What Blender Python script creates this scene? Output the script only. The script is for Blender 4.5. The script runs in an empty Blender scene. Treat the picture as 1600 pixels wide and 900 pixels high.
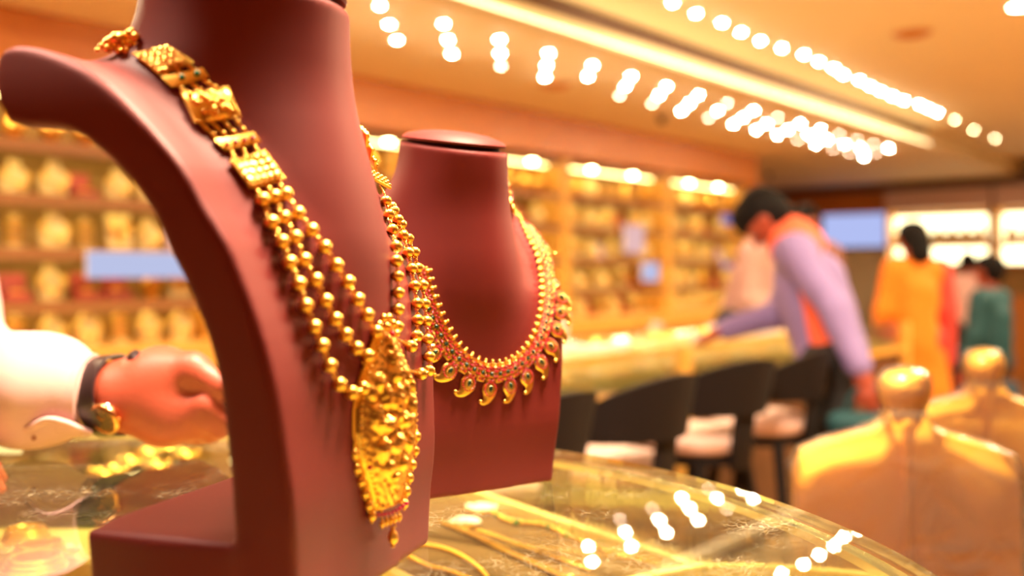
import bpy, bmesh, math, random
import numpy as np
from mathutils import Vector, Matrix, noise
from mathutils.bvhtree import BVHTree

# ------------------------------------------------------------------ camera, world, lights, exposure
SC = bpy.context.scene
COL = SC.collection
F, H = 1555.56, 1.24            # focal length in pixels of the 1600 px frame, eye height
HOR = 425.0
ZC = 1.0                        # near glass counter height
cam_data = bpy.data.cameras.new('camera')
cam = bpy.data.objects.new('camera', cam_data)
COL.objects.link(cam)
cam.location = (0, 0, H)
cam.rotation_euler = (math.pi / 2, 0, 0)
cam_data.sensor_width = 36
cam_data.lens = 35
cam_data.shift_y = -(450 - HOR) / 1600
cam_data.clip_start = 0.05
cam_data.dof.use_dof = True
cam_data.dof.focus_distance = 0.93
cam_data.dof.aperture_fstop = 2.25
SC.camera = cam

world = bpy.data.worlds.new('world')
SC.world = world
world.use_nodes = True
world.node_tree.nodes['Background'].inputs[0].default_value = (1.0, 0.62, 0.32, 1)
world.node_tree.nodes['Background'].inputs[1].default_value = 0.15

SC.view_settings.view_transform = 'Standard'
SC.view_settings.look = 'None'
SC.view_settings.exposure = 0.0
SC.view_settings.gamma = 1
SC.view_settings.use_curve_mapping = False
SC.cycles.sample_clamp_indirect = 8
SC.cycles.max_bounces = 8
SC.cycles.use_denoising = True

WARM = (1.0, 0.77, 0.45)


def area_light(name, loc, size, power, color=WARM, target=None):
    d = bpy.data.lights.new(name, 'AREA')
    d.shape = 'DISK'
    d.size = size
    d.energy = power
    d.color = color
    o = bpy.data.objects.new(name, d)
    COL.objects.link(o)
    o.location = loc
    if target is not None:
        o.rotation_euler = (Vector(target) - Vector(loc)).to_track_quat('-Z', 'Y').to_euler()
    return o


area_light('key_light_over_counter', (0.16, 1.12, 2.60), 0.45, 200, (1.0, 0.78, 0.54))  # added out-of-view key light, set to shade the busts from overhead
area_light('key_light_over_counter', (-0.95, 1.0, 2.60), 0.3, 48, (1.0, 0.78, 0.60))  # second unseen key light, placed to reach the bust foot from the left
area_light('fill_light_over_aisle', (1.9, 2.7, 2.62), 0.4, 110)  # unseen fill lights added along the aisle to brighten the background
area_light('fill_light_over_aisle', (3.4, 4.6, 2.62), 0.4, 130)
area_light('fill_light_over_aisle', (4.8, 6.6, 2.62), 0.4, 130)
area_light('fill_light_over_staff', (-2.4, 3.0, 2.42), 0.4, 70)  # unseen fill light added on the staff side

# ------------------------------------------------------------------ helpers
ANG = math.atan2(0.77, 0.64)                # room axis: along the shelf wall
DX, DY = math.cos(ANG), math.sin(ANG)
OX, OY = 0.546, 8.49                        # a point on the shelf wall


def R(a, b, z=0.0):
    """room frame -> world: a along the shelf wall, b out from it"""
    return Vector((OX + a * DX + b * DY, OY + a * DY - b * DX, z))


def px(x, y, Y):
    return Vector(((x - 800) / F * Y, Y, H + (HOR - y) / F * Y))


def ground(x, y, z):
    Y = F * (H - z) / (y - HOR)
    return px(x, y, Y)


class MB:
    def __init__(self):
        self.v, self.f = [], []

    def add(self, vs, fs):
        o = len(self.v)
        self.v += [tuple(p) for p in vs]
        self.f += [tuple(i + o for i in f) for f in fs]
        return self

    def box(self, c, s, rot=None, bevel=0.0):
        x, y, z = s[0] / 2, s[1] / 2, s[2] / 2
        M = rot if rot is not None else Matrix.Identity(3)
        c = Vector(c)
        if bevel <= 0:
            vs = [c + M @ Vector((i * x, j * y, k * z)) for i in (-1, 1) for j in (-1, 1) for k in (-1, 1)]
            self.add(vs, [(0, 1, 3, 2), (4, 6, 7, 5), (0, 4, 5, 1), (2, 3, 7, 6), (0, 2, 6, 4), (1, 5, 7, 3)])
            return self
        bm = bmesh.new()
        bmesh.ops.create_cube(bm, size=1)
        for v in bm.verts:
            v.co = Vector((v.co.x * s[0], v.co.y * s[1], v.co.z * s[2]))
        bmesh.ops.bevel(bm, geom=list(bm.edges), offset=bevel, segments=2, affect='EDGES', profile=0.5)
        bm.verts.index_update()
        self.add([c + M @ v.co for v in bm.verts], [[v.index for v in f.verts] for f in bm.faces])
        bm.free()
        return self

    def sphere(self, c, r, n=12, m=8, M=None):
        """r: number or three radii; M: 3x3 frame"""
        if not hasattr(r, '__len__'):
            r = (r, r, r)
        c = Vector(c)
        M = M if M is not None else Matrix.Identity(3)
        vs = [c + M @ Vector((0, 0, r[2]))]
        for i in range(1, m):
            th = math.pi * i / m
            for j in range(n):
                ph = 2 * math.pi * j / n
                vs.append(c + M @ Vector((r[0] * math.sin(th) * math.cos(ph), r[1] * math.sin(th) * math.sin(ph), r[2] * math.cos(th))))
        vs.append(c + M @ Vector((0, 0, -r[2])))
        fs = [(0, 1 + j, 1 + (j + 1) % n) for j in range(n)]
        for i in range(m - 2):
            for j in range(n):
                a, b = 1 + i * n + j, 1 + i * n + (j + 1) % n
                fs.append((a, a + n, b + n, b))
        L = len(vs) - 1
        fs += [(L, 1 + (m - 2) * n + (j + 1) % n, 1 + (m - 2) * n + j) for j in range(n)]
        return self.add(vs, fs)

    def tube(self, pts, rad, n=8, closed=False, flat=None, cap=True):
        """rad number or list; flat=(normal, factor) squashes along a normal"""
        pts = [Vector(p) for p in pts]
        N = len(pts)
        if not hasattr(rad, '__len__'):
            rad = [rad] * N
        vs, fs = [], []
        up = None
        for i in range(N):
            if closed:
                t = pts[(i + 1) % N] - pts[i - 1]
            else:
                t = pts[min(i + 1, N - 1)] - pts[max(i - 1, 0)]
            if t.length < 1e-9:
                t = Vector((0, 0, 1))
            t.normalize()
            if up is None:
                up = Vector(flat[0]) if flat else (Vector((0, 0, 1)) if abs(t.z) < 0.9 else Vector((1, 0, 0)))
            up = (up - t * up.dot(t))
            up.normalize()
            sd = t.cross(up)
            k = flat[1] if flat else 1.0
            for j in range(n):
                a = 2 * math.pi * j / n
                vs.append(pts[i] + (sd * math.cos(a) + up * math.sin(a) * k) * rad[i])
        for i in range(N if closed else N - 1):
            for j in range(n):
                a, b = i * n + j, i * n + (j + 1) % n
                c, d = ((i + 1) % N) * n + (j + 1) % n, ((i + 1) % N) * n + j
                fs.append((a, b, c, d))
        if not closed and cap:
            fs.append(tuple(reversed(range(n))))
            fs.append(tuple(range((N - 1) * n, N * n)))
        return self.add(vs, fs)

    def torus(self, c, R_, r, axis=(0, 0, 1), n=14, m=6):
        q = Vector(axis).to_track_quat('Z', 'Y').to_matrix()
        pts = [Vector(c) + q @ Vector((R_ * math.cos(2 * math.pi * i / n), R_ * math.sin(2 * math.pi * i / n), 0)) for i in range(n)]
        return self.tube(pts, r, m, closed=True)

    def lathe(self, prof, c=(0, 0, 0), n=24, M=None):
        c = Vector(c)
        M = M if M is not None else Matrix.Identity(3)
        vs, fs = [], []
        for r, z in prof:
            for j in range(n):
                a = 2 * math.pi * j / n
                vs.append(c + M @ Vector((r * math.cos(a), r * math.sin(a), z)))
        for i in range(len(prof) - 1):
            for j in range(n):
                a, b = i * n + j, i * n + (j + 1) % n
                fs.append((a, b, b + n, a + n))
        fs.append(tuple(reversed(range(n))))
        fs.append(tuple(range((len(prof) - 1) * n, len(prof) * n)))
        return self.add(vs, fs)

    def prism(self, poly, z0, z1):
        """vertical prism over a list of xy points (counter-clockwise)"""
        n = len(poly)
        vs = [(p[0], p[1], z0) for p in poly] + [(p[0], p[1], z1) for p in poly]
        fs = [tuple(reversed(range(n))), tuple(range(n, 2 * n))]
        fs += [(i, (i + 1) % n, n + (i + 1) % n, n + i) for i in range(n)]
        return self.add(vs, fs)

    def mesh(self, name):
        me = bpy.data.meshes.new(name)
        me.from_pydata(self.v, [], self.f)
        me.update()
        return me

    def build(self, name, mat, parent=None, smooth=True, loc=None):
        me = self.mesh(name)
        return link(name, me, mat, parent, smooth, loc)


def link(name, me, mat, parent=None, smooth=True, loc=None):
    if mat is not None and not me.materials:
        me.materials.append(mat)
    if smooth:
        me.polygons.foreach_set('use_smooth', [True] * len(me.polygons))
        try:
            me.set_sharp_from_angle(angle=math.radians(50))
        except Exception:
            pass
    o = bpy.data.objects.new(name, me)
    COL.objects.link(o)
    if parent is not None:
        o.parent = parent
    if loc is not None:
        o.location = loc
    return o


def tag(o, label=None, cat=None, group=None, kind=None):
    if label:
        o['label'] = label
    if cat:
        o['category'] = cat
    if group:
        o['group'] = group
    if kind:
        o['kind'] = kind
    return o


def thing(name, label, cat, loc=(0, 0, 0), rz=0.0, group=None):
    o = bpy.data.objects.new(name, None)
    COL.objects.link(o)
    o.location = loc
    o.rotation_euler = (0, 0, rz)
    o.empty_display_size = 0.05
    return tag(o, label, cat, group)


CHILD = {}


def kids(o):
    return [c for c in o.children]


def dup(root, loc, rz=0.0, label=None, group=None, scale=None):
    r = root.copy()
    COL.objects.link(r)
    r.location = loc
    r.rotation_euler = (0, 0, rz)
    if scale:
        r.scale = scale
    if label:
        r['label'] = label
    if group:
        r['group'] = group
    for ch in kids(root):
        c = ch.copy()
        COL.objects.link(c)
        c.parent = r
        for g in kids(ch):
            d = g.copy()
            COL.objects.link(d)
            d.parent = c
    return r


# ------------------------------------------------------------------ materials
def mat(name, color, rough=0.5, metal=0.0, bump=0.0, bscale=50.0, var=0.0, vscale=6.0, emit=0.0, ecol=None, spec=0.5, sheen=0.0, coat=0.0):
    m = bpy.data.materials.new(name)
    m.use_nodes = True
    nt = m.node_tree
    b = nt.nodes['Principled BSDF']
    b.inputs['Base Color'].default_value = (*color, 1)
    b.inputs['Roughness'].default_value = rough
    b.inputs['Metallic'].default_value = metal
    b.inputs['Specular IOR Level'].default_value = spec
    if sheen:
        b.inputs['Sheen Weight'].default_value = sheen
    if coat:
        b.inputs['Coat Weight'].default_value = coat
        b.inputs['Coat Roughness'].default_value = 0.15
    if emit:
        b.inputs['Emission Color'].default_value = (*(ecol or color), 1)
        b.inputs['Emission Strength'].default_value = emit
    tc = nt.nodes.new('ShaderNodeTexCoord')
    if var:
        n = nt.nodes.new('ShaderNodeTexNoise')
        n.inputs['Scale'].default_value = vscale
        n.inputs['Detail'].default_value = 4
        nt.links.new(tc.outputs['Object'], n.inputs['Vector'])
        mx = nt.nodes.new('ShaderNodeMix')
        mx.data_type = 'RGBA'
        mx.inputs[6].default_value = (*[c * (1 - var) for c in color], 1)
        mx.inputs[7].default_value = (*[min(1, c * (1 + var)) for c in color], 1)
        nt.links.new(n.outputs['Fac'], mx.inputs[0])
        nt.links.new(mx.outputs[2], b.inputs['Base Color'])
    if bump:
        n2 = nt.nodes.new('ShaderNodeTexNoise')
        n2.inputs['Scale'].default_value = bscale
        n2.inputs['Detail'].default_value = 3
        nt.links.new(tc.outputs['Object'], n2.inputs['Vector'])
        bp = nt.nodes.new('ShaderNodeBump')
        bp.inputs['Strength'].default_value = bump
        bp.inputs['Distance'].default_value = 0.3 / bscale
        nt.links.new(n2.outputs['Fac'], bp.inputs['Height'])
        nt.links.new(bp.outputs['Normal'], b.inputs['Normal'])
    return m


def emission(name, color, strength):
    m = bpy.data.materials.new(name)
    m.use_nodes = True
    nt = m.node_tree
    nt.nodes.remove(nt.nodes['Principled BSDF'])
    e = nt.nodes.new('ShaderNodeEmission')
    e.inputs[0].default_value = (*color, 1)
    e.inputs[1].default_value = strength
    nt.links.new(e.outputs[0], nt.nodes['Material Output'].inputs[0])
    return m


def wood(name, c1, c2, rough=0.4, scale=3.0):
    m = mat(name, c1, rough)
    nt = m.node_tree
    b = nt.nodes['Principled BSDF']
    tc = nt.nodes.new('ShaderNodeTexCoord')
    mp = nt.nodes.new('ShaderNodeMapping')
    mp.inputs['Scale'].default_value = (scale, scale, scale * 8)
    n = nt.nodes.new('ShaderNodeTexNoise')
    n.inputs['Scale'].default_value = 2
    n.inputs['Detail'].default_value = 6
    n.inputs['Distortion'].default_value = 1.2
    cr = nt.nodes.new('ShaderNodeValToRGB')
    cr.color_ramp.elements[0].color = (*c1, 1)
    cr.color_ramp.elements[1].color = (*c2, 1)
    cr.color_ramp.elements[0].position = 0.35
    cr.color_ramp.elements[1].position = 0.7
    nt.links.new(tc.outputs['Object'], mp.inputs[0])
    nt.links.new(mp.outputs[0], n.inputs['Vector'])
    nt.links.new(n.outputs['Fac'], cr.inputs[0])
    nt.links.new(cr.outputs[0], b.inputs['Base Color'])
    return m


def glass(name, tint, scratches=False, rough=0.0, refl=0.65):
    """thin architectural glass: Fresnel mix of clear transmission and mirror reflection"""
    m = bpy.data.materials.new(name)
    m.use_nodes = True
    nt = m.node_tree
    nt.nodes.remove(nt.nodes['Principled BSDF'])
    out = nt.nodes['Material Output']
    tr = nt.nodes.new('ShaderNodeBsdfTransparent')
    tr.inputs[0].default_value = (*tint, 1)
    gl = nt.nodes.new('ShaderNodeBsdfGlossy')
    gl.inputs[0].default_value = (1, 1, 1, 1)
    gl.inputs[1].default_value = rough
    fr = nt.nodes.new('ShaderNodeFresnel')
    fr.inputs[0].default_value = 1.5
    mul = nt.nodes.new('ShaderNodeMath')
    mul.operation = 'MULTIPLY'
    mul.inputs[1].default_value = refl
    mul.use_clamp = True
    nt.links.new(fr.outputs[0], mul.inputs[0])
    mix = nt.nodes.new('ShaderNodeMixShader')
    nt.links.new(mul.outputs[0], mix.inputs[0])
    nt.links.new(tr.outputs[0], mix.inputs[1])
    nt.links.new(gl.outputs[0], mix.inputs[2])
    last = mix
    if scratches:
        tc = nt.nodes.new('ShaderNodeTexCoord')
        ns = nt.nodes.new('ShaderNodeTexNoise')
        ns.inputs['Scale'].default_value = 25
        nt.links.new(tc.outputs['Object'], ns.inputs['Vector'])
        prev = None
        for sc, th in ((55, 0.011), (90, 0.010), (34, 0.008)):
            mp = nt.nodes.new('ShaderNodeMixRGB')
            mp.blend_type = 'ADD'
            mp.inputs[0].default_value = 0.05 * 34 / sc
            nt.links.new(tc.outputs['Object'], mp.inputs[1])
            nt.links.new(ns.outputs['Color'], mp.inputs[2])
            vo = nt.nodes.new('ShaderNodeTexVoronoi')
            vo.feature = 'DISTANCE_TO_EDGE'
            vo.inputs['Scale'].default_value = sc
            nt.links.new(mp.outputs[0], vo.inputs['Vector'])
            lt = nt.nodes.new('ShaderNodeMath')
            lt.operation = 'LESS_THAN'
            lt.inputs[1].default_value = th
            nt.links.new(vo.outputs['Distance'], lt.inputs[0])
            if prev is None:
                prev = lt
            else:
                mx = nt.nodes.new('ShaderNodeMath')
                mx.operation = 'MAXIMUM'
                nt.links.new(prev.outputs[0], mx.inputs[0])
                nt.links.new(lt.outputs[0], mx.inputs[1])
                prev = mx
        n3 = nt.nodes.new('ShaderNodeTexNoise')
        n3.inputs['Scale'].default_value = 9
        nt.links.new(tc.outputs['Object'], n3.inputs['Vector'])
        rp = nt.nodes.new('ShaderNodeMapRange')
        rp.inputs[1].default_value = 0.45
        rp.inputs[2].default_value = 0.65
        rp.inputs[4].default_value = 0.16
        nt.links.new(n3.outputs['Fac'], rp.inputs[0])
        m2 = nt.nodes.new('ShaderNodeMath')
        m2.operation = 'MULTIPLY'
        nt.links.new(prev.outputs[0], m2.inputs[0])
        nt.links.new(rp.outputs[0], m2.inputs[1])
        ad = nt.nodes.new('ShaderNodeMath')          # a thin even film of wear
        ad.operation = 'ADD'
        ad.inputs[1].default_value = 0.006
        nt.links.new(m2.outputs[0], ad.inputs[0])
        df = nt.nodes.new('ShaderNodeBsdfDiffuse')
        df.inputs[0].default_value = (0.85, 0.75, 0.5, 1)
        mix2 = nt.nodes.new('ShaderNodeMixShader')
        nt.links.new(ad.outputs[0], mix2.inputs[0])
        nt.links.new(mix.outputs[0], mix2.inputs[1])
        nt.links.new(df.outputs[0], mix2.inputs[2])
        last = mix2
    nt.links.new(last.outputs[0], out.inputs[0])
    return m


def plastic_film(name):
    m = bpy.data.materials.new(name)
    m.use_nodes = True
    nt = m.node_tree
    nt.nodes.remove(nt.nodes['Principled BSDF'])
    out = nt.nodes['Material Output']
    tr = nt.nodes.new('ShaderNodeBsdfTransparent')
    tr.inputs[0].default_value = (0.96, 0.93, 0.85, 1)
    gl = nt.nodes.new('ShaderNodeBsdfGlossy')
    gl.inputs[1].default_value = 0.18
    df = nt.nodes.new('ShaderNodeBsdfDiffuse')
    df.inputs[0].default_value = (0.9, 0.78, 0.6, 1)
    tc = nt.nodes.new('ShaderNodeTexCoord')
    n = nt.nodes.new('ShaderNodeTexNoise')
    n.inputs['Scale'].default_value = 6
    n.inputs['Detail'].default_value = 3
    n.inputs['Distortion'].default_value = 1.5
    bp = nt.nodes.new('ShaderNodeBump')
    bp.inputs['Strength'].default_value = 0.6
    bp.inputs['Distance'].default_value = 0.03
    nt.links.new(tc.outputs['Object'], n.inputs['Vector'])
    nt.links.new(n.outputs['Fac'], bp.inputs['Height'])
    nt.links.new(bp.outputs[0], gl.inputs['Normal'])
    nt.links.new(bp.outputs[0], df.inputs['Normal'])
    a = nt.nodes.new('ShaderNodeMixShader')
    a.inputs[0].default_value = 0.07
    nt.links.new(tr.outputs[0], a.inputs[1])
    nt.links.new(df.outputs[0], a.inputs[2])
    lw = nt.nodes.new('ShaderNodeFresnel')
    lw.inputs[0].default_value = 1.5
    nt.links.new(bp.outputs[0], lw.inputs['Normal'])
    b = nt.nodes.new('ShaderNodeMixShader')
    nt.links.new(lw.outputs[0], b.inputs[0])
    nt.links.new(a.outputs[0], b.inputs[1])
    nt.links.new(gl.outputs[0], b.inputs[2])
    nt.links.new(b.outputs[0], out.inputs[0])
    return m


M = {
    'leather': mat('leather', (0.150, 0.0150, 0.0130), 0.56, bump=0.12, bscale=900, var=0.06, vscale=9, spec=0.22),
    'gap': mat('gap', (0.03, 0.01, 0.01), 0.8),
    'gold': mat('gold', (1.0, 0.58, 0.12), 0.30, 1.0),
    'gold_bead': mat('gold_bead', (1.0, 0.58, 0.12), 0.34, 1.0, bump=0.15, bscale=700),
    'gold_filigree': mat('gold_filigree', (1.0, 0.58, 0.12), 0.34, 1.0, bump=0.9, bscale=330),
    'gold_relief': mat('gold_relief', (1.0, 0.58, 0.12), 0.27, 1.0, bump=0.35, bscale=260),
    'ruby': mat('ruby', (0.50, 0.012, 0.025), 0.12, 0.0, spec=0.8),
    'pink_stone': mat('pink_stone', (0.50, 0.012, 0.08), 0.15, spec=0.8),
    'emerald': mat('emerald', (0.0, 0.20, 0.05), 0.1, spec=0.8),
    'dark_emerald': mat('dark_emerald', (0.003, 0.03, 0.015), 0.1, spec=0.8),
    'cream_wall': mat('cream_wall', (0.84, 0.70, 0.44), 0.7, var=0.04, vscale=2),
    'ceiling': mat('ceiling_paint', (0.94, 0.80, 0.52), 0.75, var=0.03, vscale=1.2),
    'orange_wood': wood('orange_wood', (0.55, 0.16, 0.018), (0.68, 0.24, 0.032)),
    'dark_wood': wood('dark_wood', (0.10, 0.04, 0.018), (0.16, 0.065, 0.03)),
    'honey_wood': wood('honey_wood', (0.75, 0.36, 0.06), (0.85, 0.48, 0.10), 0.35),
    'shelf_board': mat('shelf_board', (0.30, 0.12, 0.03), 0.5, var=0.1, vscale=4),
    'shelf_back': mat('shelf_back', (0.40, 0.23, 0.06), 0.6, var=0.15, vscale=3),
    'black': mat('black', (0.009, 0.006, 0.006), 0.65, spec=0.2),
    'pale_seat': mat('pale_seat', (0.70, 0.48, 0.42), 0.5, bump=0.1, bscale=120),
    'cream_form': mat('cream_form', (0.80, 0.62, 0.26), 0.5),
    'cream_cloth': mat('cream_cloth', (0.42, 0.34, 0.11), 0.85, bump=0.3, bscale=500, var=0.06, vscale=12),
    'brown_cloth': mat('brown_cloth', (0.12, 0.065, 0.022), 0.9, bump=0.4, bscale=600, var=0.2, vscale=40),
    'red_box': mat('red_box', (0.42, 0.06, 0.04), 0.5),
    'blue_card': mat('blue_card', (0.35, 0.45, 0.85), 0.5),
    'lavender_box': mat('lavender_box', (0.72, 0.55, 0.70), 0.5),
    'white': mat('white_paper', (0.85, 0.80, 0.80), 0.6),
    'skin': mat('skin', (0.33, 0.055, 0.026), 0.5, bump=0.25, bscale=220, var=0.12, vscale=25),
    'hair': mat('hair', (0.006, 0.004, 0.004), 0.75, spec=0.15, bump=0.4, bscale=160),
    'pink_shirt': mat('pink_shirt', (0.50, 0.29, 0.27), 0.8, bump=0.15, bscale=400, var=0.03),
    'lavender': mat('lavender_cloth', (0.24, 0.17, 0.40), 0.8, bump=0.1, bscale=200),
    'coral': mat('coral_cloth', (0.85, 0.13, 0.06), 0.8),
    'orange_cloth': mat('orange_cloth', (0.80, 0.20, 0.006), 0.8, bump=0.1, bscale=100, var=0.08),
    'red_cloth': mat('red_cloth', (0.55, 0.05, 0.04), 0.8),
    'teal_cloth': mat('teal_cloth', (0.004, 0.055, 0.07), 0.7),
    'navy_cloth': mat('navy_cloth', (0.01, 0.035, 0.06), 0.8),
    'brown_shirt': mat('brown_shirt', (0.30, 0.12, 0.08), 0.8),
    'trousers': mat('trousers', (0.012, 0.010, 0.012), 0.8),
    'shoe': mat('shoe', (0.02, 0.012, 0.01), 0.4),
    'eye': mat('eye', (0.75, 0.70, 0.65), 0.2),
    'floor': mat('floor_tile', (0.42, 0.21, 0.07), 0.25, var=0.15, vscale=3),
    'strap': mat('strap', (0.02, 0.008, 0.010), 0.35, bump=0.2, bscale=400),
    'watch_case': mat('watch_case', (0.9, 0.42, 0.16), 0.22, 1.0),
    'watch_dial': mat('watch_dial', (0.09, 0.045, 0.012), 0.25),
    'steel': mat('steel', (0.8, 0.78, 0.75), 0.2, 1.0),
    'tan_fabric': mat('tan_fabric', (0.92, 0.50, 0.045), 0.6, bump=0.15, bscale=300, var=0.08, vscale=8),
    'counter_glass': glass('counter_glass', (0.94, 0.95, 0.76), True, refl=1.0),
    'clear_pane': glass('clear_pane', (0.98, 0.99, 0.93), refl=0.0),
    'edge_glass': glass('edge_glass', (0.70, 0.78, 0.45), refl=0.6),
    'side_glass': glass('side_glass', (0.95, 0.97, 0.90)),
    'film': plastic_film('plastic_film'),
    'lamp': emission('lamp_glow', (1.0, 0.80, 0.50), 1100),
    'lamp_dim': emission('lamp_glow_dim', (1.0, 0.72, 0.50), 60),
    'lamp_mid': emission('lamp_glow_mid', (1.0, 0.76, 0.42), 110),
    'puck': emission('puck_glow', (1.0, 0.78, 0.34), 70),
    'strip': emission('shelf_fill_glow', (1.0, 0.76, 0.28), 12),
    'counter_fill': emission('counter_fill_glow', (1.0, 0.82, 0.50), 40),
    'near_fill': emission('near_fill_glow', (1.0, 0.80, 0.40), 2),
    'cove': emission('cove_glow', (1.0, 0.76, 0.42), 10),
    'backlit': emission('backlit_glow', (1.0, 0.84, 0.46), 5),
    'screen': emission('screen_glow', (0.50, 0.58, 1.0), 0.9),
    'blue_patch_glow': emission('blue_patch', (0.62, 0.68, 1.0), 0.8),
}

# ------------------------------------------------------------------ distance fields meshed by surface nets
def surface_nets(G, org, h):
    nx, ny, nz = G.shape
    s = G < 0
    cor = [(i, j, k) for i in (0, 1) for j in (0, 1) for k in (0, 1)]

    def sub(A, c):
        return A[c[0]:nx - 1 + c[0], c[1]:ny - 1 + c[1], c[2]:nz - 1 + c[2]]
    cnt = sum(sub(s, c).astype(np.int8) for c in cor)
    mask = (cnt > 0) & (cnt < 8)
    cells = np.argwhere(mask)
    idx = np.full(mask.shape, -1, np.int64)
    idx[mask] = np.arange(len(cells))
    vals = np.stack([sub(G, c)[mask] for c in cor], 1)
    acc = np.zeros((len(cells), 3))
    num = np.zeros(len(cells))
    for a in range(8):
        for b in range(a + 1, 8):
            if sum(abs(cor[a][q] - cor[b][q]) for q in range(3)) != 1:
                continue
            fa, fb = vals[:, a], vals[:, b]
            x = (fa < 0) != (fb < 0)
            t = np.where(x, fa / np.where(x, fa - fb, 1), 0)
            pa, pb = np.array(cor[a], float), np.array(cor[b], float)
            acc += np.where(x[:, None], pa + t[:, None] * (pb - pa), 0)
            num += x
    V = (cells + acc / num[:, None]) * h + np.array(org)
    faces = []
    for ax in range(3):
        sl0 = [slice(None)] * 3
        sl1 = [slice(None)] * 3
        sl0[ax] = slice(0, -1)
        sl1[ax] = slice(1, None)
        A, B = s[tuple(sl0)], s[tuple(sl1)]
        e = np.argwhere(A != B)
        u, w = (ax + 1) % 3, (ax + 2) % 3
        ok = (e[:, u] > 0) & (e[:, w] > 0) & (e[:, u] < G.shape[u] - 1) & (e[:, w] < G.shape[w] - 1)
        e = e[ok]
        inside = A[tuple(e.T)]
        q = []
        for du, dw in ((-1, -1), (0, -1), (0, 0), (-1, 0)):
            c = e.copy()
            c[:, u] += du
            c[:, w] += dw
            q.append(idx[tuple(c.T)])
        q = np.stack(q, 1)
        q[~inside] = q[~inside][:, ::-1]
        faces.append(q)
    Fq = np.concatenate(faces)
    Fq = Fq[(Fq >= 0).all(1)]
    # two light relaxation passes
    for _ in range(2):
        sm = np.zeros_like(V)
        n = np.zeros(len(V))
        for i in range(4):
            a, b = Fq[:, i], Fq[:, (i + 1) % 4]
            np.add.at(sm, a, V[b]); np.add.at(sm, b, V[a])
            np.add.at(n, a, 1); np.add.at(n, b, 1)
        V = V * 0.5 + 0.5 * sm / np.maximum(n, 1)[:, None]
    return V, Fq


def smin(a, b, k):
    h = np.clip(0.5 + 0.5 * (b - a) / k, 0, 1)
    return b * (1 - h) + a * h - k * h * (1 - h)


def smax(a, b, k):
    return -smin(-a, -b, k)


def grid(lo, hi, h):
    ax = [np.arange(lo[i] - 2 * h, hi[i] + 3 * h, h) for i in range(3)]
    X, Y, Z = np.meshgrid(*ax, indexing='ij')
    return X, Y, Z, (ax[0][0], ax[1][0], ax[2][0])


def prims_mesh(prims, h, k=0.02, noise_amp=0.0, noise_f=40.0, cut=None):
    """prims: (a, b, ra, rb[, k]) round cones; returns verts, faces of the smooth union"""
    P = [(np.array(a, float), np.array(b, float), ra, rb, kk) for a, b, ra, rb, kk in
         [(p if len(p) == 5 else (*p, k)) for p in prims]]
    lo = np.min([np.minimum(a - ra, b - rb) for a, b, ra, rb, _ in P], 0) - 0.01
    hi = np.max([np.maximum(a + ra, b + rb) for a, b, ra, rb, _ in P], 0) + 0.01
    X, Y, Z, org = grid(lo, hi, h)
    D = None
    for a, b, ra, rb, kk in P:
        ab = b - a
        L2 = max(float(ab @ ab), 1e-9)
        t = np.clip(((X - a[0]) * ab[0] + (Y - a[1]) * ab[1] + (Z - a[2]) * ab[2]) / L2, 0, 1)
        d = np.sqrt((X - a[0] - t * ab[0]) ** 2 + (Y - a[1] - t * ab[1]) ** 2 + (Z - a[2] - t * ab[2]) ** 2) - (ra + (rb - ra) * t)
        D = d if D is None else smin(D, d, kk)
    if noise_amp:
        D = D + noise_amp * (np.sin(noise_f * (X + 0.6 * Z) + 2 * np.sin(noise_f * 0.5 * Y)) * np.sin(noise_f * 0.7 * (Z - 0.5 * X) + 1.3) + 0.5 * np.sin(noise_f * 1.9 * X + noise_f * Y))
    if cut is not None:
        D = np.maximum(D, cut(X, Y, Z))
    return surface_nets(D, org, h)


def np_mesh(name, V, Fq):
    me = bpy.data.meshes.new(name)
    me.from_pydata(V.tolist(), [], Fq.tolist())
    me.update()
    return me


def np_obj(name, V, Fq, m, parent=None):
    me = np_mesh(name, V, Fq)
    me.materials.append(m)
    me.polygons.foreach_set('use_smooth', [True] * len(me.polygons))
    o = bpy.data.objects.new(name, me)
    COL.objects.link(o)
    if parent is not None:
        o.parent = parent
    return o


# ------------------------------------------------------------------ the setting
def struct(name, mb, m, parent=None, smooth=False):
    o = mb.build(name, m, parent, smooth)
    if parent is None:
        o['kind'] = 'structure'
    return o


A0, A1, B1 = -11.0, 6.95, 9.0                # room extent in the room frame
ZS, ZT = H + 1.20, H + 1.40                  # soffit and raised ceiling
BF = 1.93                                    # edge of the soffit
RM = Matrix.Rotation(ANG, 3, 'Z')            # room frame x=a, y=-b


def rbox(mb, a0, a1, b0, b1, z0, z1, bevel=0.0):
    return mb.box(R((a0 + a1) / 2, (b0 + b1) / 2, (z0 + z1) / 2), (abs(a1 - a0), abs(b1 - b0), abs(z1 - z0)), RM, bevel)


struct('floor', rbox(MB(), A0, A1, -3.2, B1, -0.1, 0), M['floor'])
struct('ceiling', rbox(MB(), A0, A1, BF, B1, ZT, ZT + 0.08), M['ceiling'])
struct('ceiling_soffit', rbox(MB(), A0, A1, -3.2, BF, ZS, ZT + 0.08), M['ceiling'])
struct('wall_back', rbox(MB(), A0, 2.65, -0.12, 0, -0.1, ZT + 0.08), M['orange_wood'])
struct('wall_return', rbox(MB(), 2.53, 2.65, -3.2, 0, -0.1, ZT + 0.08), M['orange_wood'])
struct('wall_alcove', rbox(MB(), 2.53, A1, -3.32, -3.2, -0.1, ZT + 0.08), M['orange_wood'])
struct('wall_far', rbox(MB(), A1, A1 + 0.12, -3.2, B1, -0.1, ZT + 0.08), M['cream_wall'])
struct('wall_left', rbox(MB(), A0 - 0.12, A0, 0, B1, -0.1, ZT + 0.08), M['dark_wood'])
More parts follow.
